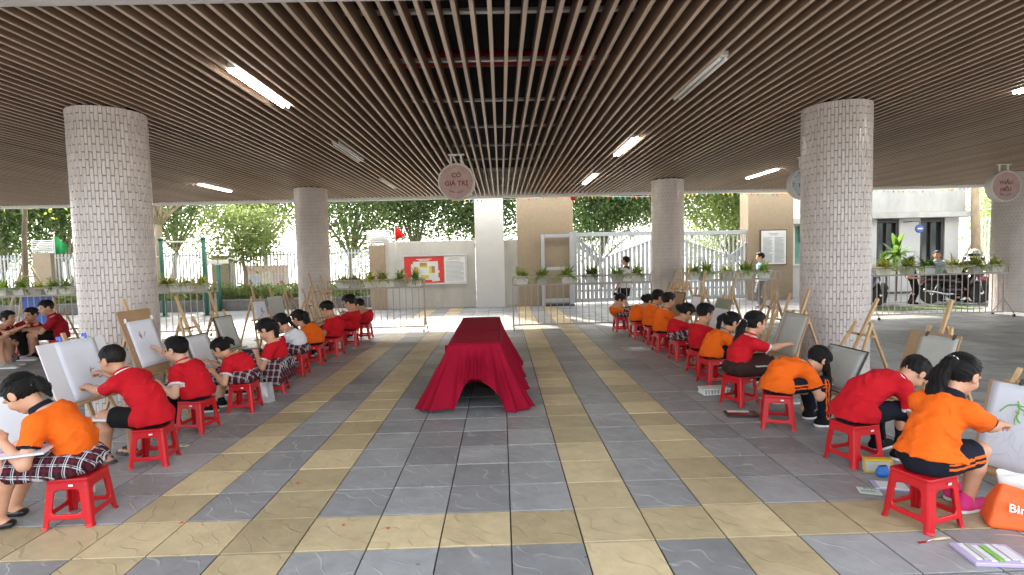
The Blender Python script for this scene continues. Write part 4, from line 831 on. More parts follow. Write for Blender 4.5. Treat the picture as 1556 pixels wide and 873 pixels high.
def person(label, xy, rz, head, S=1.04, seat=.30, hyaw=0, hpitch=15, hroll=0, hands=None, feet=None, shirt=RED, trim=None, bottom='shorts', bmat=NAVY, hair='boy', shoe=('shoe', BLACKC), skin=0,
           lod=1, tail=None, glasses=False, bow=.045, group=None, stand=False, fold=1.0, hs=None, sleeve=.62, cat='person', drape=True, hemup=0.0, elbow=None, stripe=None, twist=0.0, held=None, bun=False, stand_z=.0):
    PCOUNT[0] += 1; sd = PCOUNT[0]
    root = thing('person', label, cat, (xy[0], xy[1], 0), rz, group)
    loc = lambda w: rotz2(V3(w[0]-xy[0], w[1]-xy[1], w[2]), -rz)
    hs = hs or S*1.04; skinm = SKIN[skin % 3]
    hb, hc, hh = ((.0055, .0075, .005), (.008, .010, .0075), (.010, .012, .009))[lod]
    H = loc(head) if head is not None else V3(0, .02, stand_z+.62*S)
    P = V3(0, -.02*S, seat+.085*S) if not stand else V3(0, 0, stand_z)
    X = V3(1, 0, 0)
    Bh = axrot((0, 0, 1), rad(hyaw)) @ axrot((1, 0, 0), -rad(hpitch)) @ axrot((0, 1, 0), rad(hroll))
    u = unit(H-P); hup = Bh[:, 2]
    N = H-unit(.55*u+.45*hup)*.168*S-Bh[:, 1]*.012
    side = axrot(u, rad(twist)) @ unit(X-u*u[0]); bd = np.cross(X, u)
    ctrl = (P+N)/2+bd*bow*2*S
    Bz = lambda t: (1-t)**2*P+2*t*(1-t)*ctrl+t*t*N
    shb = Bz(.88); shR = shb+side*.128*S; shL = shb-side*.128*S
    shR = shR-V3(0, 0, .008); shL = shL-V3(0, 0, .008)
    la, lf = .225*S, .195*S
    hands = hands or (None, None)
    dflt = (V3(.07*S, .36*S, seat+.19*S), V3(-.07*S, .35*S, seat+.18*S)) if not stand else (V3(.20*S, .06*S, stand_z-.03*S), V3(-.20*S, .06*S, stand_z-.03*S))
    tg = [(loc(hands[i]) if hands[i] is not None else dflt[i]) for i in (0, 1)]
    arms = []
    for i, (sh, sg) in enumerate(((shR, 1), (shL, -1))):
        pole = V3(sg*.55, -.25, -1) if elbow is None or elbow[i] is None else np.array(elbow[i], float)
        e, w = ik(sh, tg[i], la, lf, pole); arms.append((sh, e, w, sg))
    hip = [P+V3(sg*.078*S, .01, -.012*S) for sg in (1, -1)]
    if feet is None:
        ft = [V3(.10*S, .36*S, 0), V3(-.10*S, .34*S, 0)] if not stand else [V3(.085*S, .01, 0), V3(-.085*S, -.01, 0)]
    else: ft = [V3(*f) for f in feet]
    legs = []
    lt, ls = (.335*S, .315*S) if not stand else ((stand_z-.07*S)*.53, (stand_z-.07*S)*.50)
    for i, sg in enumerate((1, -1)):
        ank = ft[i]+V3(0, 0, .062*S); k, a = ik(hip[i], ank, lt, ls, V3(sg*.18, 1, .9 if not stand else .1)); legs.append((hip[i], k, a, sg, ft[i]))
    # ---- body: one continuous skin surface
    pts = [P, N, H]+[p for a in arms for p in a[:3]]+[p for a in legs for p in a[:3]]+ft
    lo = np.min(pts, 0)-.2; hi = np.max(pts, 0)+.2; lo[2] = -.02
    b = SDF(lo, hi, hb)
    b.ecap(Bz(0), Bz(.4), .108*S, .098*S, side, .8, .03); b.ecap(Bz(.4), Bz(.82), .098*S, .110*S, side, .74, .03)
    b.cap(shR-side*.03, shL+side*.03, .042*S, .042*S, .03)
    for q_ in (shR, shL): b.cap(N-u*.015*S, q_*.7+shb*.3, .040*S, .038*S, .03)
    b.cap(N-u*.03, H-hup*.05*hs-Bh[:, 1]*.02*hs, .041*S, .043*S, .025)
    for sh, e, w, sg in arms:
        b.cap(sh, e, .040*S, .032*S, .025); b.cap(e, e+(w-e)*.35, .032*S, .033*S, .015); b.cap(e+(w-e)*.35, w, .033*S, .021*S, .015)
        hand(b, e, w, sg, S, Bh)
    for h, k, a, sg, f in legs:
        b.cap(h, k, .070*S, .048*S, .03); b.cap(k, k+(a-k)*.32-V3(0, .012, 0)*S, .047*S, .050*S, .02); b.cap(k+(a-k)*.32-V3(0, .012, 0)*S, a, .048*S, .029*S, .02)
        fd = V3(sg*.2, 1, 0); fd = unit(fd); b.ecap(f-fd*.035*S+V3(0, 0, .032*S), f+fd*.12*S+V3(0, 0, .022*S), .030*S, .034*S, unit(np.cross(fd, (0, 0, 1))), .62, .02)
        b.cap(a, f+V3(0, 0, .035*S)-fd*.02*S, .029*S, .030*S, .015)
    T = lambda p: H+Bh @ (V3(*p)*hs)
    def e_(c, r, k=.012, mode='u'): b.ell(T(c), [q*hs for q in r], Bh, k*hs, mode)
    e_((0, -.012, .022), (.073, .089, .083)); e_((0, .022, -.038), (.057, .058, .066), .03); e_((0, .052, -.088), (.024, .022, .018), .02)
    for sx in (-1, 1):
        e_((sx*.034, .052, -.035), (.026, .026, .026), .02); e_((sx*.032, .092, -.004), (.019, .014, .011), .010, 's')
        e_((sx*.03, .074, .014), (.024, .014, .009), .012)
        e_((sx*.077, -.008, -.012), (.009, .022, .032), .006); e_((sx*.087, -.003, -.010), (.007, .012, .018), .004, 's')
    b.cap(T((0, .078, .004)), T((0, .094, -.030)), .007*hs, .011*hs, .010*hs)
    for sx in (-1, 1): e_((sx*.011, .088, -.036), (.008, .010, .007), .006)
    e_((0, .079, -.062), (.020, .009, .0055), .005); e_((0, .077, -.073), (.018, .009, .006), .005)
    def bcls(x, y, z):
        dx = np.stack([x, y, z], 1)-H; q = dx @ Bh/hs
        return ((np.abs(q[:, 0]) < .021) & (q[:, 1] > .074) & (np.abs(q[:, 2]+.066) < .007)).astype(int)
    body = link('body', b.mesh('body', [skinm, LIP], bcls), root)
    # ---- face details
    if lod < 2:
        for sx in (-1, 1):
            mb = MB(); R = Matrix([[float(q) for q in r] for r in Bh])
            c = Vector(T((sx*.032, .0615, -.005)))
            mb.lathe([(.0001, -.0040*hs), (.008*hs, -.0028*hs), (.0118*hs, 0), (.008*hs, .0028*hs), (.0001, .0040*hs)], 10, c, R, 0)
            mb.lathe([(.0001, -.0045*hs), (.0058*hs, -.0028*hs), (.0064*hs, 0), (.0058*hs, .0028*hs), (.0001, .0045*hs)], 10, c+R @ Vector((0, .0060*hs, -.0004*hs)), R, 1)
            mb.tube([T((sx*.019, .0715, -.0025)), T((sx*.032, .0735, .0010)), T((sx*.045, .066, -.001))], [.0013*hs, .0018*hs, .0013*hs], 6, 1)
            mb.build('eye', [EYEW, EYED], root, True)
            mb = MB(); mb.tube([T((sx*.016, .080, .016)), T((sx*.034, .077, .020)), T((sx*.050, .064, .016))], [.003*hs, .0034*hs, .002*hs], 6); mb.build('eyebrow', HAIR, root, True)
    if glasses:
        mb = MB(); gr = 7
        for sx in (-1, 1):
            ring = [T((sx*.034+.024*math.cos(t), .099, -.006+.017*math.sin(t))) for t in [2*math.pi*i/14 for i in range(15)]]
            mb.tube(ring, .0022*hs, 6, cap=False); mb.tube([T((sx*.058, .097, -.002)), T((sx*.078, .05, .0)), T((sx*.082, -.02, -.004))], .0022*hs, 6)
        mb.tube([T((-.010, .100, -.003)), T((.010, .100, -.003))], .002*hs, 6); mb.build('glasses', LEATHER, root, True)
    # ---- hair
    make_hair(root, hair, H, Bh, hs, hh, T, tail, sd, N, bun)
    # ---- bottoms
    q = SDF(lo, hi, hc); fr = {'shorts': .74, 'trousers': 1.0, 'skirt': .86, 'long_skirt': .95}[bottom]
    q.ecap(P-V3(0, .012*S, .008*S), P+(Bz(.12)-P), .116*S, .100*S, X, .84, .02)
    for h, k, a, sg, f in legs:
        t = unit(k-h); cut = h+(k-h)*fr
        if bottom == 'trousers':
            q.cap(h, k, .078*S, .062*S, .03); ct = k+(a-k)*.93; q.cap(k, ct, .061*S, .050*S, .02, extra=halfspace(ct, unit(a-k)))
        elif bottom == 'shorts':
            q.cap(h, cut+t*.04, .078*S, .080*S, .02, extra=halfspace(cut, t))
        else:
            q.ecap(h, cut+t*.05, .092*S, .094*S, X, .9, .03, extra=halfspace(cut, t))
    if 'skirt' in bottom:
        km = (legs[0][1]+legs[1][1])/2; t = unit(km-P); cut = P+(km-P)*fr
        wd = np.linalg.norm(legs[0][1]-legs[1][1])/2+.085*S
        q.ecap(P-V3(0, 0, .0), cut+t*.04, .15*S, wd, X, .52, .03, extra=halfspace(cut, t))
        if bottom == 'long_skirt':
            q.rbox((P+V3(0, .10*S, -.11*S)), (wd*1.02, .235*S, .135*S), .03, None, .04)
        else: q.ecap(P-V3(0, -.03, .03*S), cut-V3(0, 0, .035*S), .16*S, wd*1.04, X, .40, .02, extra=halfspace(cut, t))
        q.disp(lambda x, y, z: .0045*S*np.sin(x*95+1.5*np.sin(y*9)))
    q.f = np.maximum(q.f, (seat+.004 if not stand and bottom != 'long_skirt' else .01)-q.ax[2][None, None, :]) if not stand and bottom != 'trousers' and bottom != 'long_skirt' else q.f
    w3 = wob(sd*5+3, .004*S, 38/S); q.disp(w3)
    # ---- shirt
    tr = trim if trim is not None else shirt
    s = SDF(lo, hi, hc); dn = unit(Bz(.12)-Bz(0)+V3(0, 0, .25))
    g = .016*S if lod < 2 else .02*S
    s.ecap(Bz(0)-unit(Bz(.1)-Bz(0))*.13*S, Bz(.38), .127*S+g, .106*S+g, side, .84, .03); s.ecap(Bz(.38), Bz(.80), .106*S+g, .113*S+g, side, .74, .04)
    s.cap(shR-side*.035, shL+side*.035, .043*S+g*.6, .043*S+g*.6, .045)
    for q_ in (shR, shL): s.cap(N-u*.012*S, q_*.7+shb*.3, .050*S, .046*S+g*.4, .03)
    cuts = []
    for sh, e, w, sg in arms:
        au = unit(e-sh); cut = sh+au*la*sleeve; cuts.append((sh, cut, au))
        s.cap(sh-au*.01, cut+au*.03, .043*S+g*.8, .046*S+g*1.05, .04, extra=halfspace(cut, au))
    s.f = np.maximum(s.f, halfspace(N+u*.016*S, unit(u*.8+V3(0, .0, .3)-bd*.12))(s.ax[0][:, None, None], s.ax[1][None, :, None], s.ax[2][None, None, :]))
    hem = P-dn*((.055-hemup)*S) if not stand else P-V3(0, 0, .06*S)
    hz = (s.ax[2] > hem[2]+.10*S)
    hd = halfspace(hem, -dn)(s.ax[0][:, None, None], s.ax[1][None, :, None], s.ax[2][None, None, :]); s.f = np.maximum(s.f, hd)
    dr0 = np.maximum(np.maximum(q.f-f32(.014*S), hd), (s.ax[1]-f32(P[1]+.055*S))[None, :, None]) if not stand else np.maximum(q.f-f32(.014*S), hd)
    if 'skirt' in bottom or not drape: dr_ = np.full_like(s.f, 1)
    else: dr_ = dr0
    kk = .02; h2 = np.maximum(kk-np.abs(s.f-dr_), 0)/kk; s.f = np.minimum(s.f, dr_)-h2*h2*(kk*.25); s.f = np.maximum(s.f, hd)
    wf = wob(sd*3+1, .0080*S*fold, 25/S); wf2 = wob(sd*3+2, .0030*S*fold, 70/S)
    def creases(x, y, z):
        t = ((x-P[0])*u[0]+(y-P[1])*u[1]+(z-P[2])*u[2])/S; ph_ = 2.4*np.sin((x*side[0]+y*side[1])*17/S+sd)+1.3*np.sin((x*side[0]+y*side[1])*41/S+2*sd)
        return -.0135*S*fold*np.exp(-((t-.14)/.15)**2)*((1-np.abs(np.sin(t*36+ph_*.7)))**2.2-.2)*(.55+.45*np.sin(x*23+y*19+sd))
    s.disp(lambda x, y, z: wf(x, y, z*.55)+wf2(x*.7, y*.7, z*1.6)+creases(x, y, z))
    def scls(x, y, z):
        p = np.stack([x, y, z], 1); o = np.zeros(len(x), int)
        for sh, cut, au in cuts:
            t = (p-cut) @ au; dd = np.linalg.norm((p-cut)-t[:, None]*au, axis=1); o |= ((t > -.014*S) & (t < .012*S) & (dd < .074*S)).astype(int)
        return o
    link('shirt', s.mesh('shirt', [shirt, tr], scls), root)
    # ---- collar
    cl = SDF(N-.13*S, N+.13*S, hh*1.1)
    nk = unit(H-hup*.05*hs-Bh[:, 1]*.02*hs-N); ax = unit(.45*u+.55*nk); c0 = N+ax*.026*S+bd*.012*S
    cl.ecap(c0-ax*.022*S, c0+ax*.030*S, .080*S, .057*S, side, .97, 0); cl.cap(c0-ax*.1*S, c0+ax*.1*S, .0445*S, .0445*S, .004, 's')
    cl.f = np.maximum(cl.f, halfspace(c0+ax*.034*S, ax)(cl.ax[0][:, None, None], cl.ax[1][None, :, None], cl.ax[2][None, None, :]))
    cm = trim if (trim is not None and trim is not WHT) else shirt
    def ccls(x, y, z): t = (np.stack([x, y, z], 1)-c0) @ ax; return ((t > .002*S) & (t < .013*S)).astype(int)
    link('collar', cl.mesh('collar', [cm, tr], ccls), root)
    if stripe is not None:
        def qcls(x, y, z):
            p = np.stack([x, y, z], 1); o = np.zeros(len(x), int)
            for h, k, a, sg, f in legs:
                for A, Bq in ((h, k), (k, a)):
                    d = unit(Bq-A); r = p-A; t = r @ d; r = r-t[:, None]*d
                    nrm = unit(np.cross(d, X*1.0)); lat = V3(sg, 0, 0)-d*(sg*d[0]); lat = unit(lat); nu = np.cross(d, lat)
                    an = np.degrees(np.arctan2(r @ nu, r @ lat))
                    ok = (t > -.05) & (t < np.linalg.norm(Bq-A)*1.02) & ((r @ lat) > .02)
                    o |= (ok & (((an > -14) & (an < -3)) | ((an > 8) & (an < 19)))).astype(int)
            return o
        me = q.mesh('bottom', [bmat, stripe], qcls)
    else: me = q.mesh('bottom', bmat)
    if bmat is PLAID:
        nv = len(me.vertices); co = np.zeros(nv*3, f32); me.vertices.foreach_get('co', co); co = co.reshape(-1, 3)
        aw = me.attributes.new('weave', 'FLOAT_VECTOR', 'POINT')
        a2 = np.stack([co[:, 0]+co[:, 2]*.85, co[:, 1]+co[:, 2]*.2, co[:, 2]], 1); aw.data.foreach_set('vector', a2.astype(f32).ravel())
    link({'shorts': 'shorts', 'trousers': 'trousers', 'skirt': 'skirt', 'long_skirt': 'skirt'}[bottom], me, root)
    # ---- shoes
    for h, k, a, sg, f in legs:
        kind, sm = shoe; fd = unit(V3(sg*.2, 1, 0)); sx = unit(np.cross(fd, (0, 0, 1)))
        d = SDF(f-.17*S, f+V3(.17, .2, .14)*S, hb if lod == 0 else hb*.8); d.lo = d.lo
        hl = f-fd*.045*S; to = f+fd*.135*S
        if kind == 'shoe':
            d.ecap(hl+V3(0, 0, .036*S), to+V3(0, 0, .028*S), .040*S, .044*S, sx, .72, .02); d.cap(f-fd*.025*S+V3(0, 0, .05*S), f-fd*.015*S+V3(0, 0, .085*S), .040*S, .038*S, .03)
            d.ecap(hl+V3(0, 0, .010*S), to+V3(0, 0, .010*S), .043*S, .047*S, sx, .35, .006)
            d.f = np.maximum(d.f, (.0015-d.ax[2])[None, None, :])
            link('shoe', d.mesh('shoe', [sm, SOLE], lambda x, y, z: (z < .024*S).astype(int)), root)
            if sm is BLACKC and skin == 5: pass
        elif kind == 'flat':
            d.ecap(hl+V3(0, 0, .026*S), to+V3(0, 0, .020*S), .037*S, .041*S, sx, .66, .02)
            d.f = np.maximum(d.f, (.0015-d.ax[2])[None, None, :]); d.ecap(f+V3(0, 0, .07*S)-fd*.03*S, f+fd*.07*S+V3(0, 0, .06*S), .030*S, .026*S, sx, .9, .008, 's')
            link('shoe', d.mesh('shoe', sm), root)
        else:
            d.ecap(hl+V3(0, 0, .010*S), to+V3(0, 0, .010*S), .042*S, .046*S, sx, .28, .004)
            for tt in (.0, .55): c = f+fd*(.02+.1*tt)*S; d.cap(c-sx*.036*S+V3(0, 0, .02), c+sx*.036*S+V3(0, 0, .02), .012, .012, .004); d.cap(c-sx*.022*S+V3(0, 0, .055*S), c+sx*.022*S+V3(0, 0, .055*S), .011, .011, .012)
            d.cap(f-fd*.045*S+V3(0, 0, .01), f-fd*.05*S+V3(0, 0, .05*S), .018, .012, .01)
            d.f = np.maximum(d.f, (.0015-d.ax[2])[None, None, :]); link('sandal', d.mesh('sandal', sm), root)
    root['_pose'] = [float(c) for p in (arms[0][2], arms[1][2], legs[0][1], legs[1][1], H) for c in p]
    return root
def hand(b, e, w, sg, S, Bh):
    d = unit(w-e); n = V3(0, 0, -1)+.35*V3(-sg, 0, 0); n = unit(n-d*(n@d)); sx = np.cross(d, n)     # palm faces n
    th = -sx if (np.dot(sx, V3(sg, 0, 0)) > 0) else sx                                              # thumb on the inner side
    pc = w+d*.040*S; b.ecap(w+d*.010*S, w+d*.058*S, .024*S, .032*S, sx, .5, .012)
    for i in range(4):
        o = (i-1.5)*.0178*S; Lf = (.052, .060, .056, .045)[i if np.dot(th, sx) < 0 else 3-i]*S
        p0 = w+d*.072*S+sx*o; r = .0078*S
        d1 = unit(d*math.cos(.6)+n*math.sin(.6)); p1 = p0+d1*Lf*.45; d2 = unit(d*math.cos(1.5)+n*math.sin(1.5)); p2 = p1+d2*Lf*.33; d3 = unit(d*math.cos(2.2)+n*math.sin(2.2)); p3 = p2+d3*Lf*.25
        b.cap(p0-d*.02*S, p0, r*1.1, r*1.08, .006); b.cap(p0, p1, r*1.08, r, .004); b.cap(p1, p2, r, r*.93, .003); b.cap(p2, p3, r*.93, r*.82, .003)
    t0 = w+d*.022*S+th*.020*S; t1 = t0+unit(d*.8+th*.55+n*.35)*.034*S; t2 = t1+unit(d*.9-th*.15+n*.5)*.028*S
    b.cap(t0, t1, .0115*S, .0095*S, .008); b.cap(t1, t2, .0095*S, .008*S, .004)
def make_hair(root, kind, H, Bh, hs, hh, T, tail, sd, N, bun):
    h = SDF(H-.19*hs, H+.19*hs, hh); L3 = lambda p: np.array(p, float)*hs
    def E(c, r, k=.012, mode='u'): h.ell(T(c), [q*hs for q in r], Bh, k*hs, mode)
    def HP(p, n): return halfspace(T(p), Bh @ unit(n))
    G = (h.ax[0][:, None, None], h.ax[1][None, :, None], h.ax[2][None, None, :])
    if kind == 'boy': E((0, -.014, .026), (.0785, .095, .088)); E((0, .012, .062), (.066, .078, .058), .02)
    elif kind == 'crop': E((0, -.013, .024), (.0755, .0925, .0855)); E((0, .0, .05), (.066, .080, .062), .02)
    elif kind == 'puff': E((0, -.012, .032), (.084, .10, .092)); E((0, .02, .07), (.076, .086, .058), .02)
    else: E((0, -.016, .024), (.082, .098, .089)); E((0, .005, .055), (.070, .082, .060), .02)
    h.rbox(T((0, .13, -.045)), L3((.12, .087, .10)), .02*hs, Bh, .012*hs, 's')              # face stays clear below the hairline
    if kind in ('boy', 'crop', 'puff'):
        h.f = np.maximum(h.f, HP((0, .03, -.002), (0, .42, -.91))(*G))
        for sx in (-1, 1): h.ell(T((sx*.088, .004, -.022)), L3((.022, .022, .036)), Bh, .006*hs, 's')
    else:
        h.f = np.maximum(h.f, HP((0, .03, -.022), (0, .52, -.85))(*G))
        for sx in (-1, 1): h.ell(T((sx*.092, .012, -.018)), L3((.018, .024, .034)), Bh, .006*hs, 's')
    Bt = Bh.T
    def strands(x, y, z):
        d = np.stack([x-H[0], y-H[1], z-H[2]], 1) @ Bh/hs
        a = np.arctan2(d[:, 0], -(d[:, 1]+.02)) if kind in ('boy', 'crop', 'puff') else np.arctan2(d[:, 0], d[:, 2]-.02)
        return (.0022 if kind not in ('crop',) else .0008)*hs*np.sin(a*(22 if kind != 'puff' else 15)+2.2*np.sin(d[:, 1]*48+sd)+2*np.sin(d[:, 2]*41))
    h.disp(strands); h.disp(wob(sd+400, .0022*hs, 55))
    mb = MB(); r = random.Random(sd*7+3); tie = unit((0, -.8, .25 if tail is None else tail['pts'][0][2]*6)); boyish = kind in ('boy', 'crop', 'puff')
    for i in range(0 if hh > .008 else 150 if kind != 'crop' else 70):
        if boyish:
            a_ = r.uniform(0, 6.283); th = (.55+.5*r.random())*(1.15 if math.sin(a_) > .3 else 1.75); t0 = r.uniform(.1, .6)
            ds = [unit((math.sin(th*t)*math.cos(a_+.25*t), math.sin(th*t)*math.sin(a_+.25*t)-.2*(1-t), math.cos(th*t))) for t in (t0, t0+.13, t0+.26, t0+.39)]
        else:
            a_ = r.uniform(-1.9, 1.9); el = r.uniform(.0, .75) if abs(a_) < 1.0 else r.uniform(-.2, .9); d0 = V3(math.sin(a_)*math.cos(el), math.cos(a_)*math.cos(el), math.sin(el)+.25); d0 = unit(d0); t0 = r.uniform(.12, .5)
            ds = [unit(d0*(1-t)+tie*t+V3(0, 0, .25)*t*(1-t)*2) for t in (t0, t0+.12, t0+.24, t0+.36)]
        rr_ = (V3(.0795, .0965, .0895) if kind == 'boy' else V3(.0765, .0935, .0865) if kind == 'crop' else V3(.085, .101, .096) if kind == 'puff' else V3(.083, .099, .091))*r.uniform(1.0, 1.035)
        cz = (.026 if kind == 'boy' else .024 if kind != 'puff' else .032)
        mb.tube([T((d[0]*rr_[0], -.014+d[1]*rr_[1], cz+d[2]*rr_[2])) for d in ds], [.0012*hs, .0019*hs, .0017*hs, .0006*hs], 4)
    if mb.v: mb.build('hair_strands', HAIR, root, True)
    o = link('hair', h.mesh('hair', HAIR if kind not in ('crop',) else HAIRB), root)
    if tail:
        pts = [np.array(p, float) for p in tail['pts']]; rr = tail['r']
        ps = [T(p) if not tail.get('abs') else p for p in pts]
        if tail.get('drop'):                                                   # first point on the head, then straight fall in body space
            p0 = T(pts[0]); p1 = T(pts[1]); ps = [p0, p1]
            for dx, dy, dz in tail['drop']: ps.append(ps[-1]+V3(dx, dy, dz)*hs)
        t = SDF(np.min(ps, 0)-max(rr)-.02, np.max(ps, 0)+max(rr)+.02, hh)
        sdv = unit(Bh[:, 0])
        for i in range(len(ps)-1): t.ecap(ps[i], ps[i+1], rr[i]*hs, rr[i+1]*hs, sdv, .72, .02)
        t.disp(lambda x, y, z: .0026*hs*np.sin((x*sdv[0]+y*sdv[1]+z*sdv[2])*330/hs+1.6*np.sin(z*26+sd))+.002*np.sin((x*sdv[1]-y*sdv[0])*260+z*14))
        link('ponytail' if tail.get('tie', True) else 'loose_hair', t.mesh('ponytail', HAIR), root)
        if tail.get('tie', True):
            mb = MB(); c = Vector(ps[0]*.6+ps[1]*.4); ax = Vector(ps[1]-ps[0]).normalized(); qd = ax.to_track_quat('Z', 'Y').to_matrix(); r = (rr[0]*.62+rr[1]*.38)*hs*1.06
            mb.lathe([(r*.8, -.008), (r*1.12, -.007), (r*1.2, 0), (r*1.12, .007), (r*.8, .008)], 14, c, qd); mb.build('hair_tie', tail.get('tiem', METALW), root, True)
def ponytail(drop, r=(.018, .030, .034, .026, .010), z0=.03, tie=True, tiem=None, pts=None):
    return dict(pts=pts or [(0, -.088, z0), (0, -.112, z0-.012)], drop=drop, r=r, tie=tie, tiem=tiem or METALW)
# ================================================================ red plastic stools
SRED = M('stool_red_plastic', (.50, .006, .012), .32, .05, 4, .03, 120, spec=.5, rnd=.10); STK = M('stool_sticker', (.75, .74, .72), .5, .05, 8)
SH_, SB_, ST_ = .30, .143, .116
def stool_parts():
    s = SDF((-.165, -.165, -.012), (.165, .165, SH_+.012), .0042); X, Y, Z = s.ax[0][:, None, None], s.ax[1][None, :, None], s.ax[2][None, None, :]
    w = SB_+(ST_-SB_)*np.clip(Z/SH_, 0, 1)+np.where(Z < .012, .006*(1-np.clip(Z/.012, 0, 1)), 0); r = .022
    qx, qy = np.abs(X)-(w-r), np.abs(Y)-(w-r); d2 = np.sqrt(np.maximum(qx, 0)**2+np.maximum(qy, 0)**2)+np.minimum(np.maximum(qx, qy), 0)-r
    sh = np.maximum(np.abs(d2+.006)-.006, np.maximum(Z-(SH_-.004), -Z))
    def win(u, hw, z0, z1, rr):
        a, b = np.abs(u)-(hw-rr), np.abs(Z-(z0+z1)/2)-((z1-z0)/2-rr); return np.sqrt(np.maximum(a, 0)**2+np.maximum(b, 0)**2)+np.minimum(np.maximum(a, b), 0)-rr
    for u in (X, Y):
        sh = np.maximum(sh, -win(u, w-.052, .088, .232, .022)); sh = np.maximum(sh, -win(u, w-.040, -.2, .056, .012))
    qx, qy = np.abs(X)-(ST_+.003-.024), np.abs(Y)-(ST_+.003-.024); d3 = np.sqrt(np.maximum(qx, 0)**2+np.maximum(qy, 0)**2)+np.minimum(np.maximum(qx, qy), 0)-.024
    dish = .004*np.clip(1-np.maximum(np.abs(X), np.abs(Y))/.1, 0, 1); zz = np.abs(Z-(SH_-.009-dish*.5))-.009
    a, b = d3+.006, zz+.006; top = np.sqrt(np.maximum(a, 0)**2+np.maximum(b, 0)**2)+np.minimum(np.maximum(a, b), 0)-.006
    hole = np.sqrt(X**2+Y**2)-.016; top = np.maximum(top, -hole)
    k = .008; hh = np.maximum(k-np.abs(sh-top), 0)/k; s.f = (np.minimum(sh, top)-hh*hh*k*.25).astype(f32)
    v, q = s.surf(); c = v[q].mean(1); ax, ay = np.abs(c[:, 0]), np.abs(c[:, 1]); wz = SB_+(ST_-SB_)*c[:, 2]/SH_
    cls = np.full(len(c), 0); low = c[:, 2] < .232
    rail = low & (c[:, 2] > .05) & (c[:, 2] < .095) & ((ax < wz-.05) | (ay < wz-.05)); legs = low & ~rail
    cls[legs] = 1+(c[legs, 0] > 0)*2+(c[legs, 1] > 0); cls[rail] = 5+np.where(ax[rail] > ay[rail], (c[rail, 0] > 0)*1, 2+(c[rail, 1] > 0)*1)
    out = []
    for k in range(9):
        qq = q[cls == k]; u, inv = np.unique(qq, return_inverse=True); out.append(('seat' if k == 0 else 'leg' if k < 5 else 'rail', npmesh('stool_part', v[u], inv.reshape(-1, 4), SRED, None, 0)))
    return out
SPARTS = stool_parts(); _st = MB(); _st.box((.03, -ST_-.0105, .262), (.026, .003, .012), 0, Matrix.Rotation(rad(6), 3, 'X')); STKM = _st.mesh('sticker', STK)
def stool(x, y, rz, lab):
    t = thing('stool', lab, 'stool', (x, y, 0), rz, 'red plastic stools')
    for nm, me in SPARTS: link(nm, me, t)
    link('sticker', STKM, t); return t
# ================================================================ easels and drawing boards
WOOD = M('easel_pine', (.50, .33, .165), .55, .18, 4, .12, 40, stretch=(6, 6, .8), rnd=.1); KNOB = M('easel_bolt', (.06, .055, .05), .5, .1, 9)
EHS = 14
def easel(x, y, rz, mast, lab, ledge=.42, tilt=19.0):
    t = thing('easel', lab, 'easel', (x, y, 0), rz, 'pine easels'); tn = math.tan(rad(tilt)); P = lambda xx, zz, o=0: Vector((xx, zz*tn+o, zz))
    top = mast*.80; uc = mast*.70
    for s_ in (-1, 1):
        m = MB(); m.bar(P(s_*.27, 0), P(s_*.095, top), .030, .022, (0, 1, 0)); m.build('leg', WOOD, t)
    m = MB(); m.bar(P(0, ledge*.55, .026), P(0, mast, .026), .034, .022, (0, 1, 0)); m.build('mast', WOOD, t)
    m = MB(); m.bar(P(-.17, uc, .024), P(.17, uc, .024), .020, .034, (0, 1, 0)); m.build('crossbar', WOOD, t)
    m = MB(); m.bar(P(-.24, ledge*.55, .024), P(.24, ledge*.55, .024), .020, .034, (0, 1, 0)); m.build('crossbar', WOOD, t)
    m = MB(); m.box(P(0, ledge-.012, -.032), (.46, .055, .022), .003); m.build('ledge', WOOD, t)
    m = MB(); m.bar(P(0, top, .06), Vector((0, top*tn+.42, .004)), .030, .022, (0, 1, 0)); m.build('rear_leg', WOOD, t)
    for zz in (uc, ledge*.55): m = MB(); m.lathe([(.001, .018), (.010, .016), (.012, 0)], 8, P(0, zz, .01), Matrix.Rotation(rad(90), 3, 'X')); m.build('bolt', KNOB, t)
    return t
BOARDW = M('board_white', (.66, .66, .68), .55, .04, 5); BOARDG = M('board_grey_green', (.44, .45, .41), .6, .06, 4, dirt=.3); CARD = M('board_cardboard', (.34, .215, .115), .8, .1, 6, .1, 40); OLIVE = M('board_olive', (.20, .22, .15), .6, .1, 6); EDGE = M('board_dark_edge', (.03, .03, .03), .5, .1, 6); PAPERB = M('sheet_cool_white', (.68, .70, .76), .75, .03, 6, .05, 30)
PENC = M('pencil_sketch', (.52, .53, .57), .8, .25, 25); CLIPB = M('clip_blue', (.05, .16, .60), .4, .05, 6); MAG = M('magnet_red', (.6, .02, .02), .4, .05, 6); MARK = M('paint_brown_red', (.16, .05, .04), .7, .3, 30); LEAFG = M('paint_green', (.20, .48, .06), .7, .2, 20)
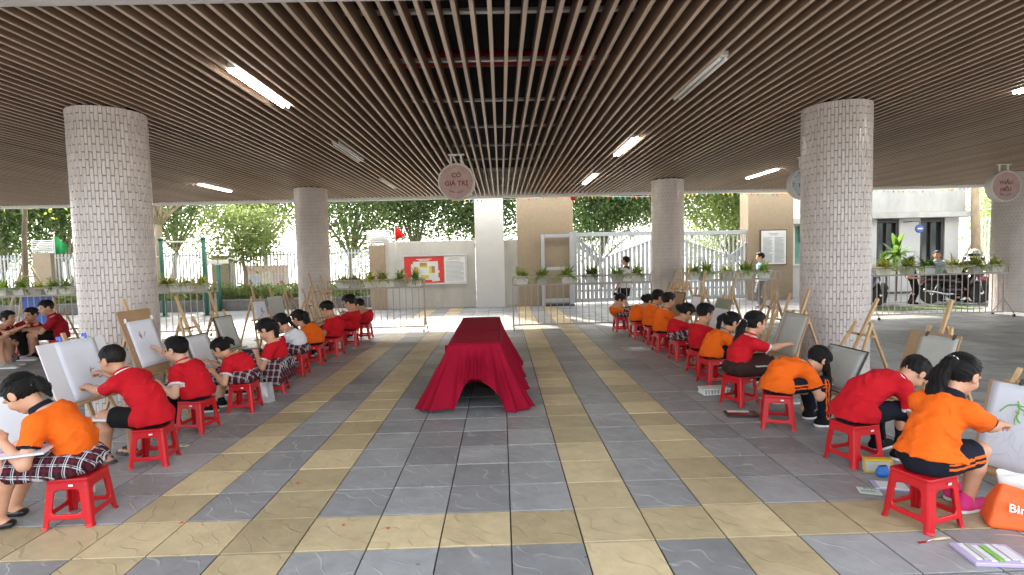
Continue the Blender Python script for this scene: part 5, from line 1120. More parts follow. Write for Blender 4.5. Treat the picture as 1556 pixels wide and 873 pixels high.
def board(c, rz, w, h, lab, mat, tilt=14.0, sheets=(), clips=(), marks=(), frame=None, band=None, mast=None, elab=None, roll=0.0):
    # c: board centre; the easel stands where its plane meets the ground
    tn = math.tan(rad(tilt)); dz = c[2]; off = Vector((math.sin(rz)*(-1), math.cos(rz), 0))
    ex, ey = c[0]-off.x*(dz*tn-.03), c[1]-off.y*(dz*tn-.03)
    if mast: easel(ex, ey, rz, mast, elab, c[2]-h/2*math.cos(rad(tilt))-.004, tilt)
    t = thing('drawing_board', lab, 'drawing board', c, rz, 'drawing boards'); t.rotation_euler = (rad(-tilt), roll, rz); t.rotation_mode = 'XYZ'
    t.matrix_world = Matrix.Translation(c) @ Matrix.Rotation(rz, 4, 'Z') @ Matrix.Rotation(rad(-tilt), 4, 'X') @ Matrix.Rotation(roll, 4, 'Y')
    m = MB(); m.box((0, 0, 0), (w, .012, h), .002); m.build('panel', mat, t)
    if frame:
        for cc, sz in (((0, 0, h/2+.004), (w+.02, .018, .012)), ((0, 0, -h/2-.004), (w+.02, .018, .012)), ((-w/2-.004, 0, 0), (.012, .018, h-.005)), ((w/2+.004, 0, 0), (.012, .018, h-.005))): m = MB(); m.box(cc, sz, .002); m.build('edge_strip', frame, t)
    if band: m = MB(); m.box((0, -.0085, h/2-.07), (w-.004, .004, .13)); m.build('band', band, t)
    sh = None
    for i, (x0, z0, sw, sh_, mt, cv) in enumerate(sheets):
        m = MB(); vs = []; n_ = 9
        for a in range(n_):
            for b_ in range(n_):
                u, v = a/(n_-1), b_/(n_-1); vs.append((x0-sw/2+u*sw, -.0085-.003*i-cv*(1-v)**2*(.3+u)-cv*.3*abs(math.sin(u*5)), z0-sh_/2+v*sh_))
        m.add(vs, [(a*n_+b_, (a+1)*n_+b_, (a+1)*n_+b_+1, a*n_+b_+1) for a in range(n_-1) for b_ in range(n_-1)]); sh = m.build('sheet', mt, t, True); q = sh.modifiers.new('t', 'SOLIDIFY'); q.thickness = .0012; q.offset = 1
    for (x0, z0, mt) in clips:
        m = MB(); m.box((x0, -.012, z0), (.016, .022, .045), .004, Matrix.Rotation(.12, 3, 'Y')); m.box((x0, .012, z0+.012), (.014, .018, .03), .003); m.build('clip', mt, t)
    r = random.Random(int(w*1000+h*77))
    for (x0, z0, sz, n_, mt) in marks:
        m = MB()
        for k in range(n_):
            p = Vector((x0+r.uniform(-1, 1)*sz, -.0165, z0+r.uniform(-1, 1)*sz)); pts = [p]; a_ = r.uniform(0, 6.28)
            for _ in range(6): a_ += r.uniform(-.5, .6); pts.append(pts[-1]+Vector((math.cos(a_), 0, math.sin(a_)))*sz*.28)
            m.tube(pts, .0007 if mt is PENC else min(.006, sz*.07), 4)
        m.build('drawing', mt, t)
    return t
# ================================================================ cloth-draped long table
CRIM = M('crimson_cloth', (.255, .003, .020), .8, .10, 5, .2, 200, spec=.12)
def draped_table():
    xa, xb, ya, yb, zt = -.575, -.045, 5.80, 8.24, .67; xc = (xa+xb)/2; t = thing('draped_table', 'long table draped in crimson cloth with an arched opening at its end', 'table', (xc, (ya+yb)/2, 0)); oy = (ya+yb)/2
    per = []; n1, n2 = 110, 330
    for i in range(n1): per.append((xa+(xb-xa)*i/n1, ya, 0, -1))
    for i in range(n2): per.append((xb, ya+(yb-ya)*i/n2, 1, 0))
    for i in range(n1): per.append((xb-(xb-xa)*i/n1, yb, 0, 1))
    for i in range(n2): per.append((xa, yb-(yb-ya)*i/n2, -1, 0))
    N = len(per); NV = 22; r = random.Random(4); ph = [r.uniform(0, 6.28) for _ in range(9)]; vs = []; nx = np.array([p[2] for p in per], float); ny = np.array([p[3] for p in per], float)
    k = np.ones(61)/61; sm = lambda a: np.convolve(np.concatenate([a[-30:], a, a[:30]]), k, 'valid'); nx, ny = sm(nx), sm(ny); nl = np.sqrt(nx**2+ny**2); nx, ny = nx/nl, ny/nl
    L = 2*(xb-xa+yb-ya)
    for v in range(NV+1):
        f = v/NV
        for i, (x, y, _, _) in enumerate(per):
            s = i/N*L
            if i < n1: s = x-xa
            fl = .32*f**1.15*(1.0 if ny[i] < -.3 else .92 if abs(ny[i]) < .3 else .6)
            pl = (1-abs(math.sin(s*(46 if ny[i] < -.5 else 21)+.8*math.sin(s*9+ph[0])+.3*f)))**1.3*.060-.03+math.sin(s*17+ph[1]+.8*math.sin(s*5))*.022+math.sin(s*83+ph[2])*.005
            pl *= (.12+.88*min(1, f*1.6))*(1.15 if ny[i] < -.5 else .75); o = fl+pl*min(1, f*2.2)+.006
            hem = .012+.030*max(0, math.sin(s*5.1+ph[3]))+.02*max(0, math.sin(s*11+ph[4]))
            if ny[i] < -.6:
                e = abs(x-xc-.02)/.166; hem = max(hem, .345*max(0, 1-e**2.6)**.5 if e < 1 else hem)
                if e < 1.25: o -= .05*f*(1-min(1, e))
                else: o += .0
            z = zt-(zt-hem)*f; cornr = .06*max(0, abs(nx[i]*ny[i])-.1)*f
            px = x+nx[i]*(o+cornr); py = y+ny[i]*(o+cornr)
            if ny[i] < -.5 and f > 0: px = xc+(px-xc)*(1+.10*f)
            vs.append((px-xc, py-oy, z+.004*math.sin(s*9+f*12)*f*(1-f)*4))
    fs = [(v*N+i, (v+1)*N+i, (v+1)*N+(i+1) % N, v*N+(i+1) % N) for v in range(NV) for i in range(N)]
    m = MB(); m.add(vs, fs); o = m.build('skirt', CRIM, t, True); q = o.modifiers.new('t', 'SOLIDIFY'); q.thickness = .003
    m = MB(); nx_, ny_ = 26, 90; tv = []
    for a in range(nx_+1):
        for b in range(ny_+1):
            u, v = a/nx_, b/ny_; y = ya+(yb-ya)*v; st = -.010*(1/(1+math.exp(-(v-.17)*90)))+.016*(1/(1+math.exp(-(v-.38)*120))); ed = min(u, 1-u, v*4, (1-v)*4)
            tv.append((xa+(xb-xa)*u-xc+(-.012 if v > .38 and u == 0 else 0), y-oy, zt+st*min(1, ed*8)+.003*math.sin(u*7+v*31)*math.sin(v*19)+(.004 if ed > .04 else 0)))
    m.add(tv, [(a*(ny_+1)+b, (a+1)*(ny_+1)+b, (a+1)*(ny_+1)+b+1, a*(ny_+1)+b+1) for a in range(nx_) for b in range(ny_)]); o = m.build('top_cloth', CRIM, t, True); q = o.modifiers.new('t', 'SOLIDIFY'); q.thickness = .003
    m = MB(); m.box((0, 0, zt-.03), (xb-xa-.02, yb-ya-.02, .03), .005); m.build('table_top', WOOD, t)
    for sx in (-1, 1):
        for yy in (-.62, -.2, .3, .9): m = MB(); m.box((sx*.22, yy*(yb-ya)/2, .31), (.04, .04, .62), .003); m.build('leg', KNOB, t)
    m = MB(); lv = []; n_ = 40
    for a in range(n_+1):
        for b in range(8):
            u, v = a/n_, b/7; lv.append((-.33+.66*u, -.99+.02*math.sin(u*40)-.06*v, zt-.05-v*(.50-.10*math.sin(u*3.1))))
    m.add(lv, [(a*8+b, (a+1)*8+b, (a+1)*8+b+1, a*8+b+1) for a in range(n_) for b in range(7)]); o = m.build('inner_cloth', CRIM, t, True); q = o.modifiers.new('t', 'SOLIDIFY'); q.thickness = .003
draped_table()
# ================================================================ the children at their stools
def HW(px, py, Y): return aty(px, py, Y)
PEN = {}
def held(root, i, d, L, r, mat, lab, nm='brush', tip=None):
    p = list(root['_pose']); w = V3(*p[i*3:i*3+3]); rz = root.rotation_euler.z; wl_ = rotz2(w, rz)+V3(root.location.x, root.location.y, 0)
    d = unit(d); t = thing(nm, lab, 'brush' if nm == 'brush' else 'pen', tuple(wl_), 0); m = MB()
    a = -d*L*.45; b = d*L*.55; m.tube([a, a*.2, b], [r*.8, r, r*.7], 8); m.build('handle', mat, t, True)
    if tip: m = MB(); m.tube([b, b+d*.018, b+d*.03], [r*.8, r*.7, r*.15], 7); m.build('tip', tip, t, True)
PWHT = M('handle_white', (.75, .74, .70), .4, .04, 8); PBLUE = M('marker_blue', (.03, .12, .42), .4, .05, 8)
ROW_L = [  # stool x, y, stool turn
    (-2.69, 3.46, 6, 'red stool under the girl in orange with plaid skirt and black flats'), (-2.82, 4.42, 10, 'red stool under the boy drawing with a blue marker'), (-2.93, 5.26, -8, 'red stool under the boy wearing glasses'), (-2.79, 5.93, 2, 'red stool under the girl with a white hair clip'), (-2.78, 6.70, 10, 'red stool mostly hidden by a long plaid skirt'),
    (-2.85, 7.62, 0, 'red stool under the child in a white shirt'), (-2.88, 8.42, 4, 'red stool under the long-haired child in orange beside the white shirt'), (-2.80, 9.12, -10, 'red stool under the boy in dark shorts before the bare easels'), (-2.76, 10.0, 6, 'red stool under the boy with thick upswept hair'), (-2.74, 10.98, -4, 'red stool last in its row, close to the site plan barrier')]
ROW_R = [(2.40, 3.08, 18, 'red stool under the girl with a ponytail and pink shoes'), (2.59, 4.00, 14, 'red stool under the boy bending far forward'), (2.45, 4.87, -22, 'red stool under the long-haired girl in striped trousers'), (2.43, 5.62, 28, 'red stool under the girl in a brown skirt'), (2.50, 6.53, 12, 'red stool under the ponytailed child in orange and black'),
    (2.56, 7.10, 15, 'red stool under the boy facing the olive-topped board'), (2.58, 7.95, 8, 'red stool under the girl with bobbed hair'), (2.53, 8.70, 5, 'red stool under the short-haired child in orange'), (2.58, 9.45, 4, 'red stool between two children in orange and black'), (2.50, 10.12, 10, 'red stool under the bent child in orange by the barrier'), (2.36, 11.0, 6, 'red stool last in its row, close to the gate barrier')]
for x, y, a, lab in ROW_L+ROW_R: stool(x, y, rad(a), lab)
GL = 'children drawing in the left row'; GR_ = 'children drawing in the right row'
# --- left row (they face -X)
person('girl in orange polo and plaid skirt bent over her lap, black flat shoes', (-2.71, 3.47), rad(96), HW(33, 597, 3.42), hpitch=42, hyaw=-8, shirt=ORG, trim=NAVY, bottom='skirt', bmat=PLAID, hair='girl', shoe=('flat', LEATHER), skin=0, lod=0, group=GL,
       tail=ponytail([(0, -.035, -.03), (0, -.03, -.05)], (.02, .034, .032, .014), .0, tiem=METALW), hands=(HW(2, 690, 3.55), HW(5, 672, 3.25)), feet=((.10, .44, 0), (-.08, .40, 0)), bow=.06, elbow=((.5, -.2, -1), (-.5, .1, -1)))
p2 = person('boy in red polo with cropped hair drawing with a blue marker', (-2.83, 4.43), rad(76), HW(171, 546, 4.52), hpitch=22, shirt=RED, trim=WHT, bottom='shorts', bmat=BLACKC, hair='crop', shoe=('sandal', SANDAL), skin=1, lod=0, group=GL, hands=(HW(147, 566, 4.78), HW(133, 588, 4.58)), feet=((.10, .33, 0), (-.10, .37, 0)), bow=.05, elbow=((.6, -.1, -1), (-.3, -.1, -1)))
p3 = person('boy in red polo wearing dark glasses, one arm raised to the brown board', (-2.93, 5.27), rad(80), HW(268, 530, 5.32), hpitch=8, shirt=RED, trim=WHT, bottom='trousers', bmat=NAVY, hair='boy', skin=2, lod=0, group=GL, glasses=True, hands=(HW(232, 527, 5.5), HW(243, 585, 5.12)), feet=((.10, .36, 0), (-.10, .30, 0)), bow=.04, elbow=((.4, .0, -1), None))
p4 = person('girl in red polo and plaid skirt with a white hair clip', (-2.79, 5.94), rad(84), HW(336, 529, 5.96), hpitch=38, shirt=RED, trim=WHT, bottom='skirt', bmat=PLAID, hair='girl', skin=0, lod=0, group=GL, tail=ponytail([(0, -.05, -.02), (0, -.03, -.04)], (.018, .03, .028, .012), .05), hands=(HW(322, 550, 6.05), HW(325, 566, 5.8)), bow=.05, S=.98)
person('girl in red polo and long plaid skirt looking down at a tablet', (-2.78, 6.71), rad(88), HW(404, 500, 6.65), hpitch=36, shirt=RED, trim=WHT, bottom='long_skirt', bmat=PLAID, hair='girl', skin=0, lod=1, group=GL, tail=ponytail([(0, -.03, -.05), (0, 0, -.08), (0, .01, -.08)], (.02, .034, .036, .026, .012), .02, tie=True, tiem=HAIR), hands=(HW(392, 533, 6.75), HW(390, 537, 6.55)), bow=.03, S=1.08)
person('child in white shirt and plaid skirt bent forward, dark braid on the back', (-2.85, 7.63), rad(84), HW(427, 490, 7.62), hpitch=35, shirt=WHT, trim=WHT, bottom='skirt', bmat=PLAID, hair='girl', skin=0, lod=1, group=GL, tail=ponytail([(0, -.03, -.06), (0, -.06, -.06), (0, -.05, -.06)], (.016, .024, .022, .018, .008), .0, tiem=HAIR), S=1.08, bow=.05)
person('long-haired child in orange polo beside the white shirt', (-2.88, 8.43), rad(80), HW(453, 483, 8.42), hpitch=20, shirt=ORG, trim=NAVY, bottom='shorts', bmat=BLACKC, hair='girl', skin=0, lod=1, group=GL, tail=ponytail([(0, -.02, -.08), (0, -.02, -.1), (0, 0, -.1)], (.04, .05, .05, .042, .018), .02, tie=False), S=1.08)
person('boy in red polo and dark shorts before the bare easels', (-2.80, 9.13), rad(78), HW(497, 469, 9.15), hpitch=25, shirt=RED, trim=None, bottom='shorts', bmat=NAVY, hair='boy', skin=1, lod=1, group=GL, S=1.12, bow=.06, hands=(HW(478, 498, 9.3), HW(478, 500, 9.0)))
person('boy in red polo with thick upswept hair and glasses', (-2.76, 10.0), rad(82), HW(531, 459, 9.98), hpitch=18, shirt=RED, trim=None, bottom='shorts', bmat=NAVY, hair='puff', skin=0, lod=1, group=GL, S=1.12, glasses=True)
person('child in red polo last in its row, mostly hidden behind the upswept hair', (-2.74, 10.98), rad(80), HW(546, 463, 10.95), hpitch=25, shirt=RED, trim=None, bottom='shorts', bmat=NAVY, hair='boy', skin=1, lod=2, group=GL, S=1.1)
held(p2, 0, (-.5, .1, -.25), .13, .006, PBLUE, 'blue marker in the hand of the crop-haired boy', 'marker')
held(p3, 0, (-.8, -.1, -.1), .22, .004, PWHT, 'white brush held by the boy wearing glasses', tip=MARK); held(p4, 0, (-.75, -.3, -.2), .20, .004, PWHT, 'white brush held by the girl with a white hair clip', tip=MARK)
# --- right row (they face +X)
p = person('girl in orange polo with long ponytail, navy skirt-shorts and pink shoes', (2.43, 3.08), rad(-66), HW(1461, 568, 3.16), hpitch=24, hyaw=-6, shirt=ORG, trim=NAVY, bottom='shorts', bmat=NAVY, stripe=ORG, hair='girl', shoe=('shoe', PINK), skin=0, lod=0, group=GR_,
       tail=ponytail([(-.03, -.035, -.07), (-.015, -.015, -.10), (-.005, .015, -.11), (0, .02, -.08)], (.022, .034, .044, .046, .036, .012), .045), hands=(HW(1544, 652, 3.34), HW(1500, 640, 3.6)), feet=((.04, .33, 0), (-.09, .46, 0)), bow=.03, elbow=((.35, -.1, -1), (-1, -.2, -.6)), fold=1.1, hemup=.06)
person('boy in red polo and navy trousers bending far forward', (2.60, 4.01), rad(-76), HW(1388, 566, 4.08), hpitch=62, hyaw=0, shirt=RED, trim=WHT, bottom='trousers', bmat=NAVY, hair='puff', skin=0, lod=0, group=GR_, hands=(HW(1400, 650, 4.0), HW(1420, 630, 4.3)), feet=((.10, .34, 0), (-.12, .36, 0)), bow=.075, fold=1.3)
p = person('long-haired girl in orange polo and striped navy trousers hunched at her board', (2.47, 4.88), rad(-84), HW(1244, 546, 4.92), hpitch=48, hyaw=6, shirt=ORG, trim=NAVY, bottom='trousers', bmat=NAVY, stripe=ORG, hair='girl', skin=0, lod=0, group=GR_, tail=ponytail([(.0, .005, -.06), (.0, .015, -.08), (.0, .02, -.08)], (.022, .030, .036, .032, .012), tie=False, pts=[(.052, -.03, .03), (.066, .012, .0)]), hands=(HW(1254, 583, 4.86), HW(1248, 575, 5.1)), feet=((.12, .36, 0), (-.12, .40, 0)), bow=.07, fold=1.2)
held(p, 0, (.8, .1, -.1), .15, .004, PWHT, 'white pencil held by the long-haired girl in striped trousers', 'pencil')
p = person('girl in red polo and brown skirt, low ponytail, arm reaching to her board', (2.44, 5.62), rad(-84), HW(1148, 490, 5.66), hpitch=8, shirt=RED, trim=WHT, bottom='skirt', bmat=BROWN, hair='girl', skin=0, lod=0, group=GR_, tail=ponytail([(-.02, -.03, -.07), (0, -.03, -.11), (0, .0, -.12)], (.022, .036, .044, .036, .012), .0), hands=(HW(1205, 523, 5.72), HW(1165, 545, 5.9)), bow=.04, elbow=((.4, .1, -1), None), S=1.06, shoe=('shoe', SHOEG))
person('ponytailed child in orange polo and black shorts behind the brown-skirted girl', (2.51, 6.53), rad(-82), HW(1112, 489, 6.56), hpitch=22, shirt=ORG, trim=NAVY, bottom='shorts', bmat=BLACKC, hair='girl', skin=0, lod=1, group=GR_, tail=ponytail([(0, -.05, -.03), (0, -.02, -.09), (0, 0, -.08)], (.018, .032, .036, .028, .012), .05))
person('boy in red polo with round black hair facing the olive-topped board', (2.57, 7.11), rad(-72), HW(1071, 476, 7.15), hpitch=14, shirt=RED, trim=WHT, bottom='shorts', bmat=BLACKC, hair='puff', skin=0, lod=1, group=GR_, S=1.06)
person('girl in red polo with bobbed hair and plaid skirt, white-soled black shoes', (2.58, 7.95), rad(-86), HW(1044, 474, 7.98), hpitch=40, shirt=RED, trim=None, bottom='skirt', bmat=PLAID, hair='girl', skin=0, lod=1, group=GR_, tail=ponytail([(0, .03, -.03), (0, .05, -.03), (0, .03, -.02)], (.05, .055, .055, .05, .03), .0, tie=False), S=1.1, bow=.06, feet=((.22, .30, 0), (-.1, .3, 0)))
person('short-haired boy in orange polo sitting upright', (2.53, 8.70), rad(-78), HW(1016, 456, 8.72), hpitch=12, shirt=ORG, trim=NAVY, bottom='shorts', bmat=BLACKC, hair='boy', skin=0, lod=1, group=GR_, S=1.08)
person('child in orange polo and black shorts beside the upright boy', (2.56, 9.45), rad(-80), HW(1000, 451, 9.46), hpitch=15, shirt=ORG, trim=NAVY, bottom='shorts', bmat=BLACKC, hair='girl', skin=0, lod=1, group=GR_, S=1.1)
person('bent child in orange polo with a small ponytail, head down', (2.48, 10.12), rad(-78), HW(985, 457, 10.15), hpitch=30, shirt=ORG, trim=NAVY, bottom='shorts', bmat=NAVY, hair='girl', skin=0, lod=2, group=GR_, S=1.1, tail=ponytail([(0, -.03, -.03), (0, 0, -.05)], (.016, .026, .024, .010), .05))
person('girl in orange polo and plaid skirt last in her row by the barrier', (2.36, 11.0), rad(-98), HW(942, 455, 11.0), hpitch=38, shirt=ORG, trim=NAVY, bottom='skirt', bmat=PLAID, hair='girl', skin=0, lod=2, group=GR_, S=1.08, tail=ponytail([(0, -.03, -.0), (0, -.02, -.03)], (.016, .026, .024, .010), .06))
# --- seated group by the left column
GK = 'children sitting in a group'
def kid(px, py, lab, rz, hp, **k):
    g = atz(px, py); stool(g.x, g.y, rad(20), k.pop('slab')); return person(lab, (g.x, g.y), rz, HW(hp[0], hp[1], g.y+k.pop('dy', 0)), shirt=MAROON, trim=None, bmat=BLACKC, lod=1, group=GK, S=1.1, **k)
kid(4, 548, 'girl in dark red polo turned sideways with one hand lifted', rad(-80), (12, 483), slab='red stool under the girl with a lifted hand', hpitch=5, hair='girl', bottom='trousers', shoe=('shoe', SHOEG), hands=(HW(33, 497, 9.3), HW(24, 520, 9.3)))
kid(44, 540, 'boy in dark red polo sitting between two others, facing forward', rad(170), (47, 478), slab='red stool under the boy facing forward', hpitch=6, hair='boy', bottom='shorts', shoe=('shoe', SHOEG), dy=-.08)
kid(92, 541, 'boy in dark red polo leaning over towards the others, striped trainers', rad(118), (70, 467), slab='red stool under the leaning boy', hpitch=14, hyaw=25, hair='boy', bottom='shorts', shoe=('shoe', BLACKC), dy=-.15, feet=((.05, .40, 0), (-.12, .36, 0)))
kid(-36, 562, 'child in dark red polo at the edge of the seated group', rad(-70), (-28, 496), slab='red stool at the edge of the seated group', hpitch=5, hair='boy', bottom='shorts', shoe=('shoe', SHOEG))
# --- adults beyond the barriers
g = Vector((3.02, 13.5, 0)); person('standing man in white shirt and dark shorts with a shoulder strap', (g.x, g.y), rad(35), HW(951, 396, 13.5), stand=True, stand_z=.78, S=1.1, hs=1.05, shirt=WHT, trim=NAVY, bottom='shorts', bmat=NAVY, hair='boy', lod=2, group='adults beyond the barriers', hpitch=0, bow=0, glasses=True)
g = atz(1157, 467); person('standing man in pale blue shirt and grey trousers beside the notice panel', (g.x, g.y), rad(70), HW(1155, 390, g.y), stand=True, stand_z=.80, S=1.12, hs=1.08, shirt=BLUE, bottom='trousers', bmat=GREYC, hair='boy', lod=2, group='adults beyond the barriers', hpitch=0, bow=0, shoe=('shoe', SHOEG))
g = Vector((10.85, 14.45, 0)); person('woman in black with long dark hair near the guard house', (g.x, g.y), rad(-120), HW(1384, 396, 14.4), stand=True, stand_z=.76, S=1.08, hs=1.05, shirt=BLACKC, bottom='trousers', bmat=BLACKC, hair='girl', lod=2, group='adults beyond the barriers', hpitch=2, bow=0, tail=ponytail([(0, .02, -.08), (0, .02, -.08), (0, 0, -.05)], (.05, .06, .06, .05, .02), .02, tie=False))
g = Vector((12.0, 15.0, 0)); person('man in pale blue shirt and dark trousers facing the woman in black', (g.x, g.y), rad(150), HW(1424, 387, 14.95), stand=True, stand_z=.82, S=1.14, hs=1.08, shirt=BLUE, bottom='trousers', bmat=NAVY, hair='boy', lod=2, group='adults beyond the barriers', hpitch=-4, bow=0)
person('rider on the black motorcycle in dark clothes', (12.2, 14.55), rad(-98), HW(1482, 392, 14.55), seat=.77, S=1.12, shirt=BLACKC, bottom='trousers', bmat=BLACKC, hair='boy', lod=2, group='adults beyond the barriers', hpitch=5, feet=((.18, .12, 0), (-.18, .12, 0)), hands=((12.5, 14.25, 1.0), (12.5, 14.85, 1.0)))
c = HW(1481, 386, 14.55); t = thing('helmet', 'white and black helmet on the motorcycle rider', 'helmet', tuple(c), rad(-98)); s = SDF((-.16, -.18, -.14), (.16, .2, .18), .008); s.ell((0, 0, .01), (.125, .145, .135)); s.rbox((0, .14, -.07), (.12, .10, .07), .02, None, .01, 's'); link('shell', s.mesh('shell', [PWHT, MBLK], lambda x, y, z: ((z < .02) & (z > -.05)).astype(int)), t); m = MB(); m.box((0, .15, .035), (.15, .09, .012), .004); m.build('peak', MBLK, t)
for o in list(bpy.data.objects):
    if '_pose' in o: del o['_pose']
# ================================================================ easels with boards
B = board
B(aty(124, 560, 4.74), rad(80), .60, .52, 'large white drawing board with a folded sheet and two blue clips', BOARDW, 19, ((.02, .0, .36, .50, PAPERB, .010),), ((-.10, .28, CLIPB), (.13, .28, CLIPB)), ((.08, -.04, .030, 3, MARK),), mast=1.02, elab='pine easel holding the white board with blue clips')
B(aty(219, 518, 5.42), rad(84), .42, .64, 'tall brown cardboard drawing board with a painted sheet', CARD, 18, ((.02, -.02, .34, .46, PAPERB, .006),), ((-.15, .22, STK), (.19, .22, STK)), ((-.02, .06, .035, 4, MARK), (0, -.02, .13, 14, PENC)), mast=1.25, elab='pine easel holding the brown cardboard board against the column')
B(aty(308, 538, 6.25), rad(80), .34, .46, 'white board with black edging and pencil marks beside the hair-clip girl', BOARDG, 20, ((0, 0, .31, .43, BOARDW, .001),), (), ((0, .03, .09, 12, PENC),), frame=EDGE, mast=1.22, elab='pine easel holding the black-edged white board')
B(aty(346, 505, 7.05), rad(78), .30, .42, 'pale grey board with a dark side edge beyond the plaid skirts', BOARDG, 19, ((.01, 0, .28, .40, BOARDG, .001),), frame=EDGE, mast=1.22, elab='pine easel holding the pale grey dark-edged board')
B(aty(396, 470, 8.6), rad(74), .26, .26, 'small clipboard with a red line drawing beyond the white shirt', BOARDW, 14, ((0, 0, .24, .24, PAPERB, .001),), (), ((0, -.03, .05, 4, MARK),), mast=1.3, elab='pine easel holding the small clipboard')
B(aty(420, 464, 9.3), rad(66), .30, .32, 'plain pale board on an easel near the far column', BOARDG, 14, mast=1.15, elab='pine easel holding the plain pale board near the far column')
for i, (px, py, Y, a, mh) in enumerate(((462, 507, 10.6, 75, 1.2), (500, 503, 11.2, 65, 1.32), (520, 500, 11.5, 75, 1.25), (492, 505, 10.2, 80, 1.05))): g = atz(px, py); easel(aty(px, py, Y).x, Y, rad(a), mh, ('bare pine easel left of the far column beside the orange child', 'tall bare pine easel in front of the far tiled column', 'bare pine easel right of the far column by the barrier', 'short bare pine easel nearest the boy in dark shorts')[i])
B(aty(1552, 652, 3.45), rad(-70), .46, .58, 'white sheet board with a green painted leaf shape beside the orange bag', CARD, 20, ((0, .0, .42, .56, PAPERB, .003),), ((-.05, .30, EDGE),), ((-.04, .10, .05, 9, LEAFG), (-.02, -.10, .10, 16, PENC)), mast=.95, elab='pine easel beside the orange tote bag')
B(aty(1412, 536, 4.62), rad(-80), .46, .36, 'brown board with a clipped pale sheet in front of the bending boy', CARD, 20, ((.05, -.01, .34, .33, BOARDG, .002),), ((-.06, .16, EDGE), (.18, .16, EDGE)), (), mast=1.12, elab='pine easel in front of the bending boy')
B(aty(1275, 560, 5.08), rad(-84), .47, .42, 'grey-edged white board with one red magnet in front of the column', BOARDG, 27, ((0, 0, .44, .38, BOARDG, .001),), (), ((-.02, -.03, .09, 8, PENC), (.16, .10, .006, 3, MAG)), frame=EDGE, mast=1.10, elab='pine easel holding the board with the red magnet')
B(aty(1200, 507, 5.9), rad(-82), .40, .46, 'pale brown-edged board at the reaching hand of the brown-skirted girl', BOARDG, 20, ((.02, 0, .36, .44, BOARDG, .001),), frame=CARD, mast=1.14, elab='pine easel holding the brown-edged board by the near column')
B(aty(1093, 481, 7.35), rad(-80), .34, .50, 'pale board with an olive band along its top', BOARDW, 20, band=OLIVE, frame=CARD, mast=1.25, elab='pine easel holding the olive-banded board')
B(aty(1057, 463, 8.35), rad(-76), .22, .26, 'small pale board on an easel before the gate', BOARDW, 14, frame=CARD, mast=1.28, elab='pine easel holding the small pale board')
B(aty(1029, 462, 9.1), rad(-80), .34, .40, 'dark brown board in front of the upright boy in orange', CARD, 16, frame=EDGE, mast=1.35, elab='pine easel holding the dark brown board')
for (px, Y, a, mh, lab) in ((1135, 6.9, -82, 1.22, 'bare pine easel in front of the ponytailed child in black shorts'), (1158, 6.5, -78, 1.05, 'bare pine easel behind the reaching girl in red'), (1013, 10.2, -60, 1.25, 'bare pine easel leaning by the column before the gate'), (1002, 10.9, -70, 1.2, 'bare pine easel at the barrier end by the gate column'), (100, 10.2, 60, 1.0, 'bare pine easel behind the leaning boy')): easel(aty(px, 500, Y).x, Y, rad(a), mh, lab)
# ================================================================ lap boards, palettes and things on the floor
def flat_thing(nm, c, size, rz, lab, cat, mat, tilt=0, parts=()):
    t = thing(nm, lab, cat, tuple(c), rz); t.rotation_euler = (tilt, 0, rz); m = MB(); m.box((0, 0, size[2]/2), size, min(.004, size[2]*.4)); m.build('base', mat, t)
    for pn, pc, ps, pm in parts: m = MB(); m.box(pc, ps, min(ps)*.2); m.build(pn, pm, t)
    return t
LIL = M('tray_lilac', (.50, .42, .62), .4, .06, 8); PAST = [M('pastel_%d' % i, c, .7, .08, 8) for i, c in enumerate(((.55, .30, .60), (.65, .45, .55), (.35, .55, .35), (.65, .60, .25), (.60, .30, .12), (.25, .45, .60), (.7, .7, .68)))]
flat_thing('pastel_box', aty(158, 636, 4.40), (.24, .15, .014), rad(-10), 'open box of coloured pastels on the lap of the crop-haired boy', 'box', PWHT, 0, [('pastel', (-.10+.2*i/9, 0, .018), (.017, .12, .01), PAST[i % 6]) for i in range(10)])
flat_thing('palette', aty(30, 688, 3.25), (.30, .20, .012), rad(20), 'white mixing palette on the lap of the plaid-skirted girl in orange', 'palette', BOARDW, 0, [('paint_well', (-.1+.05*i, .03*(i % 2), .0135), (.035, .035, .003), PAST[i]) for i in range(5)])
flat_thing('drawing_board', aty(8, 650, 3.7), (.35, .45, .01), rad(40), 'white board leaning at the knees of the plaid-skirted girl in orange', 'drawing board', BOARDW, rad(55))
flat_thing('paint_dish', aty(247, 600, 5.15), (.15, .09, .02), rad(0), 'small white paint dish on the lap of the boy wearing glasses', 'dish', PWHT, 0, [('paint_well', (-.04+.04*i, 0, .0215), (.028, .05, .003), PAST[(i*2) % 6]) for i in range(3)])
flat_thing('tablet', aty(383, 532, 6.62), (.22, .16, .012), rad(10), 'grey tablet held over the long plaid skirt', 'tablet', GREYC, rad(-18), [('screen', (0, 0, .0135), (.2, .14, .002), M('tablet_screen', (.16, .22, .28), .15, .1, 6))])
flat_thing('lap_board', aty(1152, 552, 5.6), (.26, .34, .012), rad(10), 'thin grey board lying on the brown skirt', 'drawing board', BOARDG)
flat_thing('lap_board', aty(493, 488, 9.1)+Vector((-.35, 0, -.02)), (.34, .26, .012), rad(6), 'dark board lying across the lap of the boy in dark shorts', 'drawing board', EDGE)
flat_thing('lap_board', aty(962, 472, 10.9), (.42, .3, .012), rad(0), 'tan board on the knees of the girl by the gate barrier', 'drawing board', CARD, rad(12), [('sheet', (-.03, .02, .0135), (.32, .24, .003), PAPERB)])
